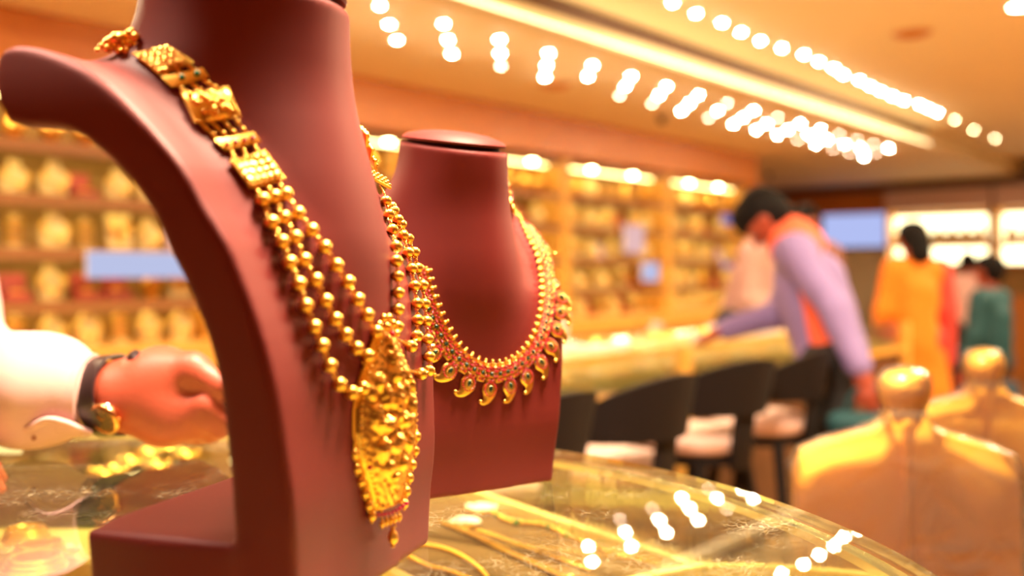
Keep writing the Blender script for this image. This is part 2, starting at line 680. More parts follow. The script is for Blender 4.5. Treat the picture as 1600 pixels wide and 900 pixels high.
struct('wall_right', rbox(MB(), A0, A1, B1, B1 + 0.12, -0.1, ZT + 0.08), M['dark_wood'])
# soffit edge: bright lip, dark board in place of the shadow gap above it
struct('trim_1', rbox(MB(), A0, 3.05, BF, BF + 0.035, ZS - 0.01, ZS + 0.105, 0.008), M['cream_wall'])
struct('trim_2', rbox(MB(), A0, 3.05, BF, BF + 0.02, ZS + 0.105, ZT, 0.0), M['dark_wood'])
struct('trim_6', rbox(MB(), A0, 3.0, BF + 0.036, BF + 0.075, ZS - 0.005, ZS + 0.02, 0.0), M['cream_wall'])
cv = rbox(MB(), A0, 3.0, BF + 0.045, BF + 0.065, ZS + 0.0205, ZS + 0.030, 0.0).build('cove_light', M['cove'], None, False)
tag(cv, 'long cove light strip along the edge of the lower ceiling', 'ceiling light')
struct('trim_3', rbox(MB(), -8, 2.65, 0.0, 0.40, 2.13, ZS, 0.01), M['orange_wood'])
struct('trim_4', rbox(MB(), A1 - 0.25, A1, -3.2, B1, 2.36, 2.50, 0.0), M['dark_wood'])
struct('trim_5', rbox(MB(), A1 - 0.10, A1, -2.9, 0.25, 2.06, 2.34, 0.0), M['orange_wood'])

# ------------------------------------------------------------------ downlights
def make_downlight(label, group, glow, r=0.035):
    t = thing('downlight', label, 'ceiling light', group=group)
    MB().lathe([(r * 0.98, 0.0), (r * 1.0, -0.010), (r * 1.45, -0.012), (r * 1.5, -0.004), (r * 1.5, 0.0)], n=16).build('trim_ring', M['white'], t)
    MB().lathe([(r, -0.012), (r * 0.6, -0.016), (0.001, -0.017)], n=14).build('bulb', glow, t)
    return t


rnd = random.Random(4)
proto = {}


def lamp(kind, pos, label, group):
    if kind not in proto:
        glow = {'b': M['lamp'], 'd': M['lamp_dim'], 'm': M['lamp_mid']}[kind[0]]
        p = make_downlight(label, group, glow, 0.045 if kind == 'mbig' else 0.0145)
        p.location = pos
        proto[kind] = p
        return p
    return dup(proto[kind], pos, 0, label, group)


ORD = ['first', 'second', 'third', 'fourth', 'fifth', 'sixth', 'seventh', 'eighth', 'ninth', 'tenth', 'eleventh', 'twelfth', 'thirteenth',
       'fourteenth', 'fifteenth', 'sixteenth', 'seventeenth', 'eighteenth', 'nineteenth', 'twentieth', 'twenty-first', 'twenty-second', 'twenty-third']
ROWN = ['upper', 'middle', 'lower']
P0 = Vector((-0.59, 4.446, ZS))
DIM = ((2, 2), (5, 2), (6, 2), (8, 0), (10, 0), (8, 2), (12, 2), (13, 0), (14, 2), (15, 0), (16, 1), (15, 2), (14, 0))
for j in range(3):
    for i in range(-1, 17):
        if i == 4 and j == 2:
            continue
        a = P0 + Vector((0.263 * i, 0.32 * i, 0)) + Vector((0, 0.33 * j, 0))
        dim = (i, j) in DIM
        lamp('dim' if dim else 'b', a, '%sround downlight, %s from left, %s row of the lower ceiling' % ('faint ' if dim else '', ORD[i + 1], ROWN[j]),
             'faint downlights of the lower ceiling' if dim else 'downlights of the lower ceiling')
q = 0
for i in range(26):
    if i in (18, 20, 21, 23, 24):
        continue
    a = Vector((0.84 + 0.1675 * i, 5.126 + 0.2085 * i, ZT))
    a += Vector((0.77, -0.64, 0)) * rnd.uniform(-0.03, 0.03)
    lamp('m' if i > 17 else 'b', a, 'round downlight, %s from the left in the single row on the raised ceiling' % ORD[q], 'downlights of the raised ceiling')
    q += 1
lamp('mbig', px(1592, 8, 5.22), 'large round downlight alone near the top right corner', None)
for (x, y, nm) in ((1370, 268, 'yellowish downlight by the far wall left of the other far one'), (1507, 258, 'yellowish downlight by the far wall at the right')):
    Y = F * (ZT - H) / (HOR - y)
    lamp('mbig', px(x, y, Y), nm, None)

# ceiling fittings
def vent(pos, r, label):
    t = thing('ceiling_vent', label, 'vent', pos)
    MB().lathe([(r, 0), (r, -0.008), (r * 0.8, -0.02), (r * 0.75, -0.006), (r * 0.5, -0.02), (r * 0.45, -0.006), (0.001, -0.012)], n=24).build('diffuser', M['orange_wood'], t)
    MB().lathe([(r * 1.15, 0), (r * 1.15, -0.006), (r, -0.008), (r, 0)], n=24).build('rim', M['cream_wall'], t)


vent(px(1425, 50, F * 1.40 / 375), 0.11, 'round brown air vent on the raised ceiling')
vent(px(868, 131, F * 1.20 / 294), 0.10, 'round air vent beside the downlights on the lower ceiling')
for x, y, l in ((1034, 181, 'small dark sprinkler on the lower ceiling'), (1201, 271, 'small dark dome camera at the far end of the lower ceiling')):
    t = thing('sprinkler' if x < 1100 else 'dome_camera', l, 'sprinkler' if x < 1100 else 'camera', px(x, y, F * 1.2 / (HOR - y)))
    MB().lathe([(0.04, 0), (0.045, -0.012), (0.02, -0.02)], n=12).build('base', M['dark_wood'], t)
    MB().sphere((0, 0, -0.03), 0.03).build('head', M['black'], t)

# ------------------------------------------------------------------ shelf wall: five cabinets with their goods
BND = [-5.29, -3.74, -2.19, -0.64, 0.91, 2.46]
SH = [0.88, 1.10, 1.35, 1.60, 1.85, 2.10]
ordn = ['leftmost', 'second', 'third', 'fourth', 'last']
for n in range(5):
    a0, a1 = BND[n], BND[n + 1]
    t = thing('display_cabinet', '%s wall cabinet of gold-filled shelves counted from the left' % ordn[n], 'cabinet', R((a0 + a1) / 2, 0, 0), ANG)
    w = a1 - a0

    def lb(x0, x1, y0, y1, z0, z1, bev=0.0):      # local: x along wall, y = -b
        return MB().box(((x0 + x1) / 2, (y0 + y1) / 2, (z0 + z1) / 2), (x1 - x0, abs(y1 - y0), z1 - z0), None, bev)
    lb(-w / 2 + 0.002, w / 2 - 0.002, -0.03, -0.005, 0.88, 2.13).build('back_panel', M['shelf_back'], t, False)
    lb(-w / 2 + 0.002, w / 2 - 0.002, -0.42, -0.005, 0.0, 0.74).build('base_cabinet', M['black'], t, False)
    lb(-w / 2 + 0.002, w / 2 - 0.002, -0.50, -0.005, 0.745, 0.88, 0.01).build('ledge', M['honey_wood'], t, False)
    for z in SH[1:]:
        b = lb(-w / 2 + 0.06, w / 2 - 0.06, -0.36, -0.035, z - 0.022, z, 0.0).build('shelf_board', M['shelf_board'], t, False)
        lb(-w / 2 + 0.06, w / 2 - 0.06, -0.368, -0.36, z - (0.055 if z < 2 else 0.025), z + 0.004).build('shelf_lip', M['shelf_board'], b, False)
        lb(-w / 2 + 0.08, w / 2 - 0.08, -0.24, -0.215, z - 0.032, z - 0.022).build('fill_strip', M['strip'], b, False)  # glow added under each board to light the goods
    for sx in (-1, 1):
        MB().box((sx * (w / 2 - 0.031), -0.20, 1.50), (0.055, 0.34, 1.24), None, 0.004).build('post', M['honey_wood'], t, False)
    for q in range(2):
        MB().lathe([(0.03, 0), (0.03, -0.01), (0.001, -0.014)], (-w / 2 + w * (0.2 + 0.52 * q + 0.09 * math.sin(5 * n + 3 * q)), -0.33, 2.075), 12).build('puck_light', M['puck'], t)

t = thing('end_post', 'orange wooden post closing the right end of the wall shelves', 'post', R(2.56, 0.25, 0), ANG)
MB().box((0, 0, 1.05), (0.17, 0.46, 2.10), None, 0.01).build('shaft', wood('amber_wood', (0.72, 0.26, 0.008), (0.80, 0.33, 0.015)), t, False)
MB().box((0, 0, 2.115), (0.19, 0.48, 0.03), None, 0.005).build('cap', M['orange_wood'], t, False)


def torso_lathe(s, n=16):
    return [(0.055 * s, 0), (0.060 * s, 0.015 * s), (0.066 * s, 0.07 * s), (0.060 * s, 0.10 * s), (0.032 * s, 0.135 * s), (0.026 * s, 0.165 * s), (0.028 * s, 0.175 * s), (0.001, 0.176 * s)]


ZERO = (0, -50, 0)


def make_goods(kind):
    if kind == 'bust':
        t = thing('necklace_stand', '', 'jewellery stand', ZERO)
        MB().lathe(torso_lathe(1.0), n=14).build('neck_form', M['cream_form'], t)
        pts = [(0.058 * math.sin(a) * (1 - 0.25 * math.cos(a)), -0.045 - 0.022 * math.cos(a) + 0.028 * (1 - math.cos(a)) / 2, 0.09 - 0.042 * math.cos(a)) for a in np.linspace(-2.6, 2.6, 15)]
        MB().tube(pts, 0.007, 6).sphere((0, -0.070, 0.040), (0.014, 0.007, 0.018)).build('necklace', M['gold'], t)
    elif kind == 'bangles':
        t = thing('bangle_stand', '', 'jewellery stand', ZERO)
        MB().lathe([(0.05, 0), (0.05, 0.012), (0.02, 0.016), (0.018, 0.15), (0.024, 0.155), (0.001, 0.16)], n=14).build('stand', M['cream_form'], t)
        for k in range(4):
            MB().torus((0, 0, 0.035 + 0.030 * k), 0.034, 0.0075, n=18).build('bangle', M['gold'], t)
    elif kind == 'pot':
        t = thing('gold_vessel', '', 'ornament', ZERO)
        MB().lathe([(0.03, 0), (0.034, 0.008), (0.022, 0.02), (0.05, 0.055), (0.056, 0.085), (0.038, 0.115), (0.024, 0.13), (0.034, 0.145)], n=16).build('body', M['gold'], t)
        MB().lathe([(0.034, 0.145), (0.022, 0.162), (0.006, 0.168), (0.008, 0.18), (0.001, 0.185)], n=12).build('lid', M['gold'], t)
    elif kind == 'box':
        t = thing('jewellery_box', '', 'box', ZERO)
        MB().box((0, 0, 0.02), (0.12, 0.09, 0.04), None, 0.004).build('tray', M['red_box'], t)
        MB().box((0, 0.05, 0.085), (0.12, 0.015, 0.10), Matrix.Rotation(-0.2, 3, 'X'), 0.004).build('lid', M['red_box'], t)
        MB().torus((0, -0.005, 0.046), 0.03, 0.008, n=16).sphere((0, -0.005, 0.046), 0.012).build('bangle', M['gold'], t)
    elif kind == 'card':
        t = thing('price_card', '', 'card', ZERO)
        MB().box((0, 0, 0.065), (0.13, 0.008, 0.12), Matrix.Rotation(-0.15, 3, 'X')).build('card', M['lavender_box'], t)
        MB().box((0, 0.02, 0.004), (0.10, 0.06, 0.008)).build('foot', M['white'], t)
    elif kind == 'plaque':
        t = thing('necklace_board', '', 'jewellery stand', ZERO)
        MB().box((0, 0.01, 0.085), (0.12, 0.016, 0.165), Matrix.Rotation(-0.18, 3, 'X'), 0.004).build('board', M['cream_form'], t)
        mb = MB()
        for k in range(3):
            r = 0.046 - 0.012 * k
            mb.tube([(r * math.sin(a), -0.006 + 0.03 * k * 0, 0.105 - r * 1.25 * math.cos(a)) for a in np.linspace(-2.3, 2.3, 13)], 0.005, 6)
        mb.sphere((0, -0.008, 0.045), (0.014, 0.008, 0.018)).build('necklace', M['gold'], t)
        MB().box((0, 0.045, 0.004), (0.10, 0.08, 0.008)).build('foot', M['cream_form'], t)
    return t


LAB = {'bust': 'cream neck form with necklace', 'bangles': 'stand of stacked gold bangles', 'pot': 'lidded gold vessel', 'box': 'open red box with bangle',
       'card': 'pale lavender card', 'plaque': 'cream board of gold necklaces'}
GRP = {'bust': 'necklace forms on the wall shelves', 'bangles': 'bangle stands on the wall shelves', 'pot': 'gold vessels on the wall shelves',
       'box': 'jewellery boxes on the wall shelves', 'card': 'cards on the wall shelves', 'plaque': 'necklace boards on the wall shelves'}
PR = {k: make_goods(k) for k in LAB}
used = set()
shelf_nm = ['bottom ledge', 'second shelf', 'third shelf', 'fourth shelf', 'top shelf']
cab_nm = ['leftmost wall cabinet', 'second wall cabinet', 'third wall cabinet', 'fourth wall cabinet', 'last wall cabinet']
mix = {0: ['bust', 'plaque', 'box', 'bust', 'bangles'], 1: ['box', 'plaque', 'bust', 'pot', 'bangles'], 2: ['bust', 'bust', 'plaque', 'bangles', 'bust', 'card'],
       3: ['plaque', 'bust', 'plaque', 'box', 'bust'], 4: ['pot', 'pot', 'bangles', 'bust', 'pot']}
rg = random.Random(11)
for n in range(5):
    for lv in range(5):
        cnt = 8
        a0, a1 = BND[n] + 0.09, BND[n + 1] - 0.09
        step = (a1 - a0) / cnt
        for q in range(cnt):
            kind = rg.choice(mix[lv])
            a = a0 + step * (q + 0.5)
            if n == 0 and lv in (1,) and 1 <= q <= 7:
                pass
            b = 0.22 + rg.uniform(-0.02, 0.02)
            loc = R(a, b, SH[lv] + 0.0005)
            lab = '%s, %s item on the %s of the %s' % (LAB[kind], ORD[q], shelf_nm[lv], cab_nm[n])
            s = rg.uniform(0.95, 1.08)
            rz = ANG + rg.uniform(-0.15, 0.15)
            if kind not in used:
                used.add(kind)
                o = PR[kind]
                o.location = loc
                o.rotation_euler = (0, 0, rz)
                o['label'] = lab
                o['group'] = GRP[kind]
            else:
                o = dup(PR[kind], loc, rz, lab, GRP[kind], (s, s, s))


def glow_card(a, b, z, w, h, label, m, name='glow_patch', cat='glow_card'):
    t = thing(name, label, cat, R(a, b, z), ANG)
    MB().box((0, 0, h / 2), (w, 0.02, h), None, 0.003).build('housing', M['white'], t)
    MB().box((0, -0.0125, h / 2), (w - 0.004, 0.005, h - 0.004)).build('panel', m, t)
    return t


glow_card(-4.12, 0.395, 1.21, 0.80, 0.13, 'pale blue glow of a screen reflection below the third shelf at the left', M['blue_patch_glow'])  # emissive card imitating the bluish reflection of a screen
glow_card(0.28, 0.395, 1.40, 0.30, 0.24, 'added pinkish glow card on the shelves between the two large busts and the post', emission('pink_patch_glow', (1.0, 0.62, 0.62), 0.8))  # made-up glowing card in place of a pinkish blurred patch
glow_card(0.50, 0.42, 1.16, 0.26, 0.16, 'added bluish white glow card low on the shelves', M['blue_patch_glow'])  # made-up glowing card in place of a blue-white blurred patch
glow_card(1.95, 0.395, 1.70, 0.22, 0.10, 'small blue lit card near the end post, upper one', emission('blue_card_glow', (0.22, 0.28, 0.85), 0.55))
glow_card(1.95, 0.395, 1.27, 0.16, 0.07, 'small blue lit card near the end post, lower one', emission('blue_card_glow2', (0.22, 0.28, 0.85), 0.5))

# ------------------------------------------------------------------ far wall: lit cases and a television
def far_box(name, mb, b0, b1, z0, z1, d0, d1, m, parent):
    c = R(A1, (b0 + b1) / 2, 0)
    return MB().box(((d0 + d1) / 2 * -1, 0, (z0 + z1) / 2), (d1 - d0, b1 - b0, z1 - z0), None, 0.0).build(name, m, parent, False)


def lit_case(b0, b1, label, rows):
    t = thing('lit_display_case', label, 'display case', R(A1, (b0 + b1) / 2, 0), ANG)
    far_box('base', None, b0, b1, 0.0, 0.95, 0.02, 0.55, M['orange_wood'], t)
    far_box('header', None, b0, b1, 2.05, 2.32, 0.02, 0.32, M['pale_seat'], t)
    far_box('back_panel', None, b0, b1, 0.95, 2.05, 0.005, 0.03, M['shelf_back'], t)
    for z0, z1 in rows:
        far_box('light_panel', None, b0 + 0.05, b1 - 0.05, z0, z1, 0.032, 0.05, M['backlit'], t)
        far_box('shelf_board', None, b0, b1, z0 - 0.04, z0 - 0.01, 0.03, 0.30, M['orange_wood'], t)
    for b in (b0 + 0.02, b1 - 0.02):
        o = MB().box((-0.16, -(b - (b0 + b1) / 2), 1.5), (0.28, 0.04, 1.1)).build('side_post', M['honey_wood'], t, False)
    for k in range(7):
        MB().lathe(torso_lathe(1.3), (-0.17, (k - 3) * (b1 - b0) / 8, rows[0][0] - 0.008), 10).build('neck_form', M['cream_form'], t)
    return t


lit_case(0.30, 1.62, 'long brightly lit display case on the far wall, left one', [(1.62, 1.98), (1.36, 1.56)])
lit_case(1.66, 3.10, 'long brightly lit display case on the far wall, right one', [(1.62, 1.98), (1.36, 1.56)])
t = thing('television', 'wall television with a pale blue picture on the far wall', 'television', R(A1 - 0.004, -0.21, 1.58), ANG - math.pi / 2)
MB().box((0, -0.03, 0.24), (0.94, 0.05, 0.50), None, 0.008).build('frame', M['black'], t, False)
MB().box((0, -0.057, 0.24), (0.90, 0.004, 0.46)).build('screen', M['screen'], t, False)

# ------------------------------------------------------------------ far glass counter
CA0, CA1, CB0, CB1 = -4.70, -0.7, 2.42, 3.0
CZ = 0.95
t = thing('display_counter', 'long glass-topped counter with jewellery trays behind the black stools', 'counter', R((CA0 + CA1) / 2, (CB0 + CB1) / 2, 0), ANG)


def cbox(a0, a1, b0, b1, z0, z1, bev=0.0):
    ca, cb = (CA0 + CA1) / 2, (CB0 + CB1) / 2
    return MB().box(((a0 + a1) / 2 - ca, -((b0 + b1) / 2 - cb), (z0 + z1) / 2), (a1 - a0, b1 - b0, z1 - z0), None, bev)


cbox(CA0, CA1, CB0, CB1 - 0.03, 0.0, 0.76).build('base_panel', M['dark_wood'], t, False)
cbox(CA0, CA1, CB0, CB1, 0.765, 0.80).build('deck', M['honey_wood'], t, False)
cbox(CA0 + 0.02, CA1 - 0.02, CB0 + 0.03, CB1 - 0.03, 0.80, 0.815).build('cloth', M['cream_cloth'], t, False)
cbox(CA0, CA1, CB0, CB1, CZ - 0.012, CZ).build('glass_top', M['side_glass'], t, False)
cbox(CA0, CA1, CB1 - 0.008, CB1, 0.80, CZ - 0.012).build('glass_front', M['side_glass'], t, False)
cbox(CA0, CA1, CB0, CB0 + 0.02, 0.80, CZ - 0.012).build('rear_panel', M['honey_wood'], t, False)
for a in (CA0, CA0 + 1.3, CA0 + 2.6, CA1 - 0.06):
    cbox(a, a + 0.06, CB1 - 0.032, CB1 + 0.012, 0.0, CZ - 0.012, 0.004).build('post', M['honey_wood'], t, False)
cbox(CA0 + 0.05, CA1 - 0.05, CB0 + 0.022, CB0 + 0.040, CZ - 0.030, CZ - 0.014).build('fill_strip', M['counter_fill'], t, False)  # glowing strip added to brighten the counter interior
rg = random.Random(5)
tr = thing('jewellery_tray', 'cream tray of gold jewellery inside the far counter, first from the left', 'tray', ZERO, 0, 'trays in the far counter')
MB().box((0, 0, 0.008), (0.26, 0.34, 0.016), None, 0.003).build('tray_base', M['white'], tr)
mb = MB()
for s in (-1, 1):
    mb.box((s * 0.135, 0, 0.014), (0.012, 0.36, 0.028)).box((0, s * 0.175, 0.014), (0.26, 0.012, 0.028))
mb.build('tray_rim', M['cream_form'], tr, False)
for k in range(5):
    r = random.Random(k)
    MB().torus((-0.08 + 0.08 * (k % 3), -0.08 + 0.14 * (k // 3), 0.024), 0.034, 0.008, n=14).build('bangle', M['gold'], tr)
first = True
for k in range(9):
    loc = R(CA0 + 0.28 + 0.41 * k, 2.72, 0.8155)
    if first:
        tr.location, tr.rotation_euler, first = loc, (0, 0, ANG), False
    else:
        dup(tr, loc, ANG, 'cream tray of gold jewellery inside the far counter, %s from the left' % ORD[k])
# things on the far counter
bl = R(-3.72, 2.55, CZ + 0.0005)
t = thing('tissue_box', 'cream box with a small blue mark at the left end of the far counter', 'box', bl, ANG)
MB().box((0, 0, 0.065), (0.17, 0.12, 0.13), None, 0.004).build('carton', M['pale_seat'], t)
MB().box((0.0, -0.062, 0.05), (0.055, 0.003, 0.03)).build('mark', M['blue_card'], t)
pl = R(-2.42, 2.78, CZ + 0.0005)
t = thing('ledger', 'thick white ledger lying on the far counter before the bending man', 'book', pl, ANG + 0.25)
MB().box((0, 0, 0.018), (0.42, 0.27, 0.030), None, 0.002).build('page_block', M['white'], t)
MB().box((0, 0, 0.0015), (0.435, 0.285, 0.003)).box((0, 0, 0.0345), (0.435, 0.285, 0.003)).box((0, 0.141, 0.018), (0.435, 0.003, 0.034)).build('cover', M['lavender_box'], t)
t = tag(MB().sphere((0, 0, 0.035), (0.035, 0.035, 0.035)).lathe([(0.025, 0), (0.02, 0.012), (0.001, 0.013)], n=10).build('pink_ball', M['pale_seat'], None, True, R(-2.98, 2.62, CZ + 0.0005)), 'pale pink ball on a small foot on the far counter', 'ornament')
for k, (a, b) in enumerate(((-4.2, 2.75), (-3.75, 2.82), (-3.25, 2.80), (-2.9, 2.85), (-1.9, 2.75))):
    t = thing('display_pad', ['cream pad with a gold chain at the left end of the far counter', 'cream pad with a gold chain, second from the left on the far counter',
              'cream pad with a gold chain in the middle of the far counter', 'cream pad with a gold chain beside the ledger', 'cream pad with a gold chain beyond the bending man'][k], 'tray', R(a, b, CZ + 0.0005), ANG)
    MB().box((0, 0, 0.01), (0.24, 0.17, 0.02), None, 0.006).build('pad', M['white'] if k % 2 else M['cream_form'], t)
    MB().tube([(0.09 * math.cos(u), 0.055 * math.sin(u), 0.025) for u in np.linspace(0, 6.28, 25)[:-1]], 0.007, 6, closed=True).sphere((0.0, -0.055, 0.025), 0.014).build('chain', M['gold'], t)

# ------------------------------------------------------------------ stools along the far counter
st = thing('bar_stool', '', 'stool', ZERO)
MB().lathe([(0.001, 0.625), (0.155, 0.625), (0.175, 0.64), (0.178, 0.665), (0.15, 0.69), (0.05, 0.70), (0.001, 0.70)], n=24).build('seat', M['pale_seat'], st)
MB().lathe([(0.15, 0.59), (0.165, 0.595), (0.165, 0.625), (0.001, 0.625)], n=24).build('seat_frame', M['black'], st)
pts = [(0.19 * math.sin(a), -0.19 * math.cos(a) * 0.9, 0.92 - 0.02 * abs(math.sin(a))) for a in np.linspace(-1.25, 1.25, 13)]
mb = MB().tube(pts, [0.07 + 0.02 * math.cos(x) for x in np.linspace(-1.25, 1.25, 13)], 10, flat=((0, 0, 1), 1.0))
mb = MB()
for sgn in (0.0,):
    V, Fc = [], []
    na, nz = 15, 7
    for s in (0, 1):
        for i in range(na):
            a = -1.2 + 2.4 * i / (na - 1)
            for j in range(nz):
                z = 0.75 + (0.17 * (1 - 0.45 * (a / 1.2) ** 2)) * j / (nz - 1)
                r = 0.205 + 0.025 * s + 0.03 * (j / (nz - 1))
                V.append((r * math.sin(a), -r * math.cos(a), z))
    for s in (0, 1):
        for i in range(na - 1):
            for j in range(nz - 1):
                q = [s * na * nz + i * nz + j, s * na * nz + (i + 1) * nz + j, s * na * nz + (i + 1) * nz + j + 1, s * na * nz + i * nz + j + 1]
                Fc.append(tuple(q if s else reversed(q)))
    off = na * nz
    for i in range(na - 1):
        Fc.append((i * nz, (i + 1) * nz, off + (i + 1) * nz, off + i * nz))
        Fc.append(((i + 1) * nz + nz - 1, i * nz + nz - 1, off + i * nz + nz - 1, off + (i + 1) * nz + nz - 1))
    for j in range(nz - 1):
        Fc.append((j + 1, j, off + j, off + j + 1))
        e = (na - 1) * nz
        Fc.append((e + j, e + j + 1, off + e + j + 1, off + e + j))
    mb.add(V, Fc)
mb.build('backrest', M['black'], st)
MB().box((0, -0.195, 0.70), (0.09, 0.025, 0.24), Matrix.Rotation(0.12, 3, 'X'), 0.006).build('back_post', M['black'], st)
for sx in (-1, 1):
    for sy in (-1, 1):
        MB().tube([(0.11 * sx, 0.11 * sy, 0.60), (0.19 * sx, 0.19 * sy, 0.0)], [0.022, 0.017], 10).build('leg', M['black'], st)
MB().torus((0, 0, 0.25), 0.225, 0.012, n=24).build('foot_ring', M['black'], st)
SL = [(-4.53, 3.40, 'black stool with a pale seat nearest the large busts'), (-3.94, 3.36, 'black stool with a pale seat in the middle of the row'),
      (-3.47, 3.36, 'black stool with a pale seat right beside the bending man'), (-5.05, 3.42, 'black stool with a pale seat half hidden behind the smaller bust')]
for k, (a, b, l) in enumerate(SL):
    if k == 0:
        st.location, st.rotation_euler = R(a, b), (0, 0, ANG)
        st.scale = (1, 1, 1.05)
        st['label'], st['group'] = l, 'stools along the far counter'
    else:
        dup(st, R(a, b), ANG + (0.25, -0.2, 0.1, 0.0)[k], l, 'stools along the far counter', (1, 1, 1.05))

# ------------------------------------------------------------------ plastic-wrapped chairs at the right
def chair_back_poly(w=0.42):
    pts = [(-w / 2, 0.0), (w / 2, 0.0)]
    half = [(w / 2, 0.455), (w / 2 * 0.985, 0.525), (w / 2 * 0.92, 0.552), (w * 0.35, 0.572), (w * 0.24, 0.585), (w * 0.14, 0.597), (0.042, 0.612), (0.034, 0.632)]
    return pts + half + [(-x, z) for x, z in reversed(half)]


def slab(poly, y0, y1, grow=0.0):
    """vertical slab over an xz outline, rounded by a two-step edge"""
    cx = sum(p[0] for p in poly) / len(poly)
    cz = sum(p[1] for p in poly) / len(poly)
    n = len(poly)
    mb = MB()
    ys = [y0, y0 + 0.3 * (y1 - y0) * 0.4, y1 - 0.3 * (y1 - y0) * 0.4, y1]
    sc = [0.965, 1.0, 1.0, 0.965]
    V = []
    for y, s in zip(ys, sc):
        s = s + grow
        V += [(cx + (p[0] - cx) * s, y, cz + (p[1] - cz) * s) for p in poly]
    Fc = [tuple(range(n)), tuple(reversed(range(3 * n, 4 * n)))]
    for r in range(3):
        Fc += [(r * n + i, r * n + n + i, r * n + n + (i + 1) % n, r * n + (i + 1) % n) for i in range(n)]
    return mb.add(V, Fc)


def wrapped_chair(knob, rz, label, zb=0.43):
    loc = (knob.x - 0.2125 * math.sin(rz), knob.y + 0.2125 * math.cos(rz), 0)
    t = thing('wrapped_chair', label, 'chair', loc, rz, 'plastic-wrapped chairs')
    poly = [(x, z + zb) for x, z in chair_back_poly()]
    slab(poly, -0.24, -0.185).build('backrest', M['tan_fabric'], t)
    MB().tube([(0, -0.247, zb + 0.02), (0, -0.247, zb + 0.62)], [0.012, 0.010], 10).build('back_ridge', M['tan_fabric'], t)
    MB().lathe([(0.034, 0.60), (0.033, 0.635), (0.040, 0.65), (0.046, 0.672), (0.044, 0.692), (0.030, 0.706), (0.010, 0.711), (0.001, 0.711)], (0, -0.2125, zb), 24).build('knob', M['tan_fabric'], t)
    MB().box((0, 0.0, zb - 0.02), (0.46, 0.44, 0.09), None, 0.03).build('seat', M['tan_fabric'], t)
    for sx in (-1, 1):
        for sy in (-1, 1):
            MB().tube([(0.19 * sx, 0.17 * sy, zb - 0.06), (0.20 * sx, 0.19 * sy, 0)], [0.024, 0.018], 8).build('leg', M['honey_wood'], t)
    # loose film with folds
    V, Fq = [], []
    film = slab(poly, -0.262, -0.165, 0.035)
    bm = bmesh.new()
    vs = [bm.verts.new(v) for v in film.v]
    for f in film.f:
        bm.faces.new([vs[i] for i in f])
    bmesh.ops.triangulate(bm, faces=[f for f in bm.faces if len(f.verts) > 4])
    bmesh.ops.subdivide_edges(bm, edges=list(bm.edges), cuts=3, use_grid_fill=True)
    for v in bm.verts:
        nz = noise.noise(Vector((v.co.x * 9, v.co.z * 14, rz * 3)))
        v.co.y += 0.010 * nz
        v.co.x += 0.006 * noise.noise(Vector((v.co.z * 16, v.co.x * 8, 5)))
    me = bpy.data.meshes.new('plastic_cover')
    bm.to_mesh(me)
    bm.free()
    link('plastic_cover', me, M['film'], t)
    kn = MB().lathe([(0.040, 0.62), (0.039, 0.635), (0.047, 0.65), (0.053, 0.675), (0.050, 0.70), (0.034, 0.716), (0.010, 0.721), (0.001, 0.721)], (0, -0.2125, zb), 24)
    kn.build('knob_cover', M['film'], t)
    return t


c1 = px(1412, 575, 1.95)
wrapped_chair(c1, -0.16, 'tan knob-topped chair wrapped in clear plastic, nearest the glass counter', c1.z - 0.716)
c2 = px(1537, 546, 2.55)
wrapped_chair(c2, -0.12, 'tan knob-topped chair wrapped in clear plastic, the one behind at the right edge', c2.z - 0.716)

# ------------------------------------------------------------------ near glass counter
edge = [(0.335, 0.803), (0.3077, 0.957), (0.249, 1.108), (0.16, 1.245), (0.065, 1.343), (-0.05, 1.430), (-0.2, 1.505), (-0.4, 1.55), (-0.7, 1.565)]


def catmull(P, n=6):
    out = []
    for i in range(len(P) - 1):
        p0, p1, p2, p3 = P[max(i - 1, 0)], P[i], P[i + 1], P[min(i + 2, len(P) - 1)]
        for k in range(n):
            t_ = k / n
            out.append(tuple(0.5 * (2 * p1[d] + (p2[d] - p0[d]) * t_ + (2 * p0[d] - 5 * p1[d] + 4 * p2[d] - p3[d]) * t_ ** 2 + (3 * p1[d] - p0[d] - 3 * p2[d] + p3[d]) * t_ ** 3) for d in range(len(p1))))
    out.append(tuple(P[-1]))
    return out


outline = catmull([(0.22, 0.46), (0.29, 0.52), (0.328, 0.64)] + edge, 5) + [(-1.6, 1.565), (-1.6, 0.46)]


def inset(poly, d):
    n = len(poly)
    out = []
    for i in range(n):
        p, q, r = Vector(poly[i - 1]), Vector(poly[i]), Vector(poly[(i + 1) % n])
        t_ = (r - p).normalized()
        nrm = Vector((-t_.y, t_.x))
        out.append(tuple(q + nrm * d))
    return out


cnt = thing('glass_counter', 'scratched glass-topped display counter carrying the large busts', 'counter', (0, 0, 0))
MB().prism(inset(outline, 0.03), 0.0, 0.80).build('base', M['honey_wood'], cnt, False)
MB().prism(inset(outline, 0.008), 0.80, 0.84).build('deck', M['cream_cloth'], cnt, False)
gtop = MB().prism(outline, ZC - 0.012, ZC).build('glass_top', M['counter_glass'], cnt, False)
gtop.data.materials.append(M['clear_pane'])
gtop.data.materials.append(M['edge_glass'])
for pq in gtop.data.polygons:
    pq.material_index = 0 if pq.normal.z > 0.5 else (1 if pq.normal.z < -0.5 else 2)


def wall_strip(poly, z0, z1, th):
    ins = inset(poly, th)
    n = len(poly)
    V = [(*p, z0) for p in poly] + [(*p, z1) for p in poly] + [(*p, z0) for p in ins] + [(*p, z1) for p in ins]
    Fc = []
    for i in range(n):
        j = (i + 1) % n
        Fc += [(i, j, n + j, n + i), (2 * n + j, 2 * n + i, 3 * n + i, 3 * n + j), (n + i, n + j, 3 * n + j, 3 * n + i), (j, i, 2 * n + i, 2 * n + j)]
    return MB().add(V, Fc)


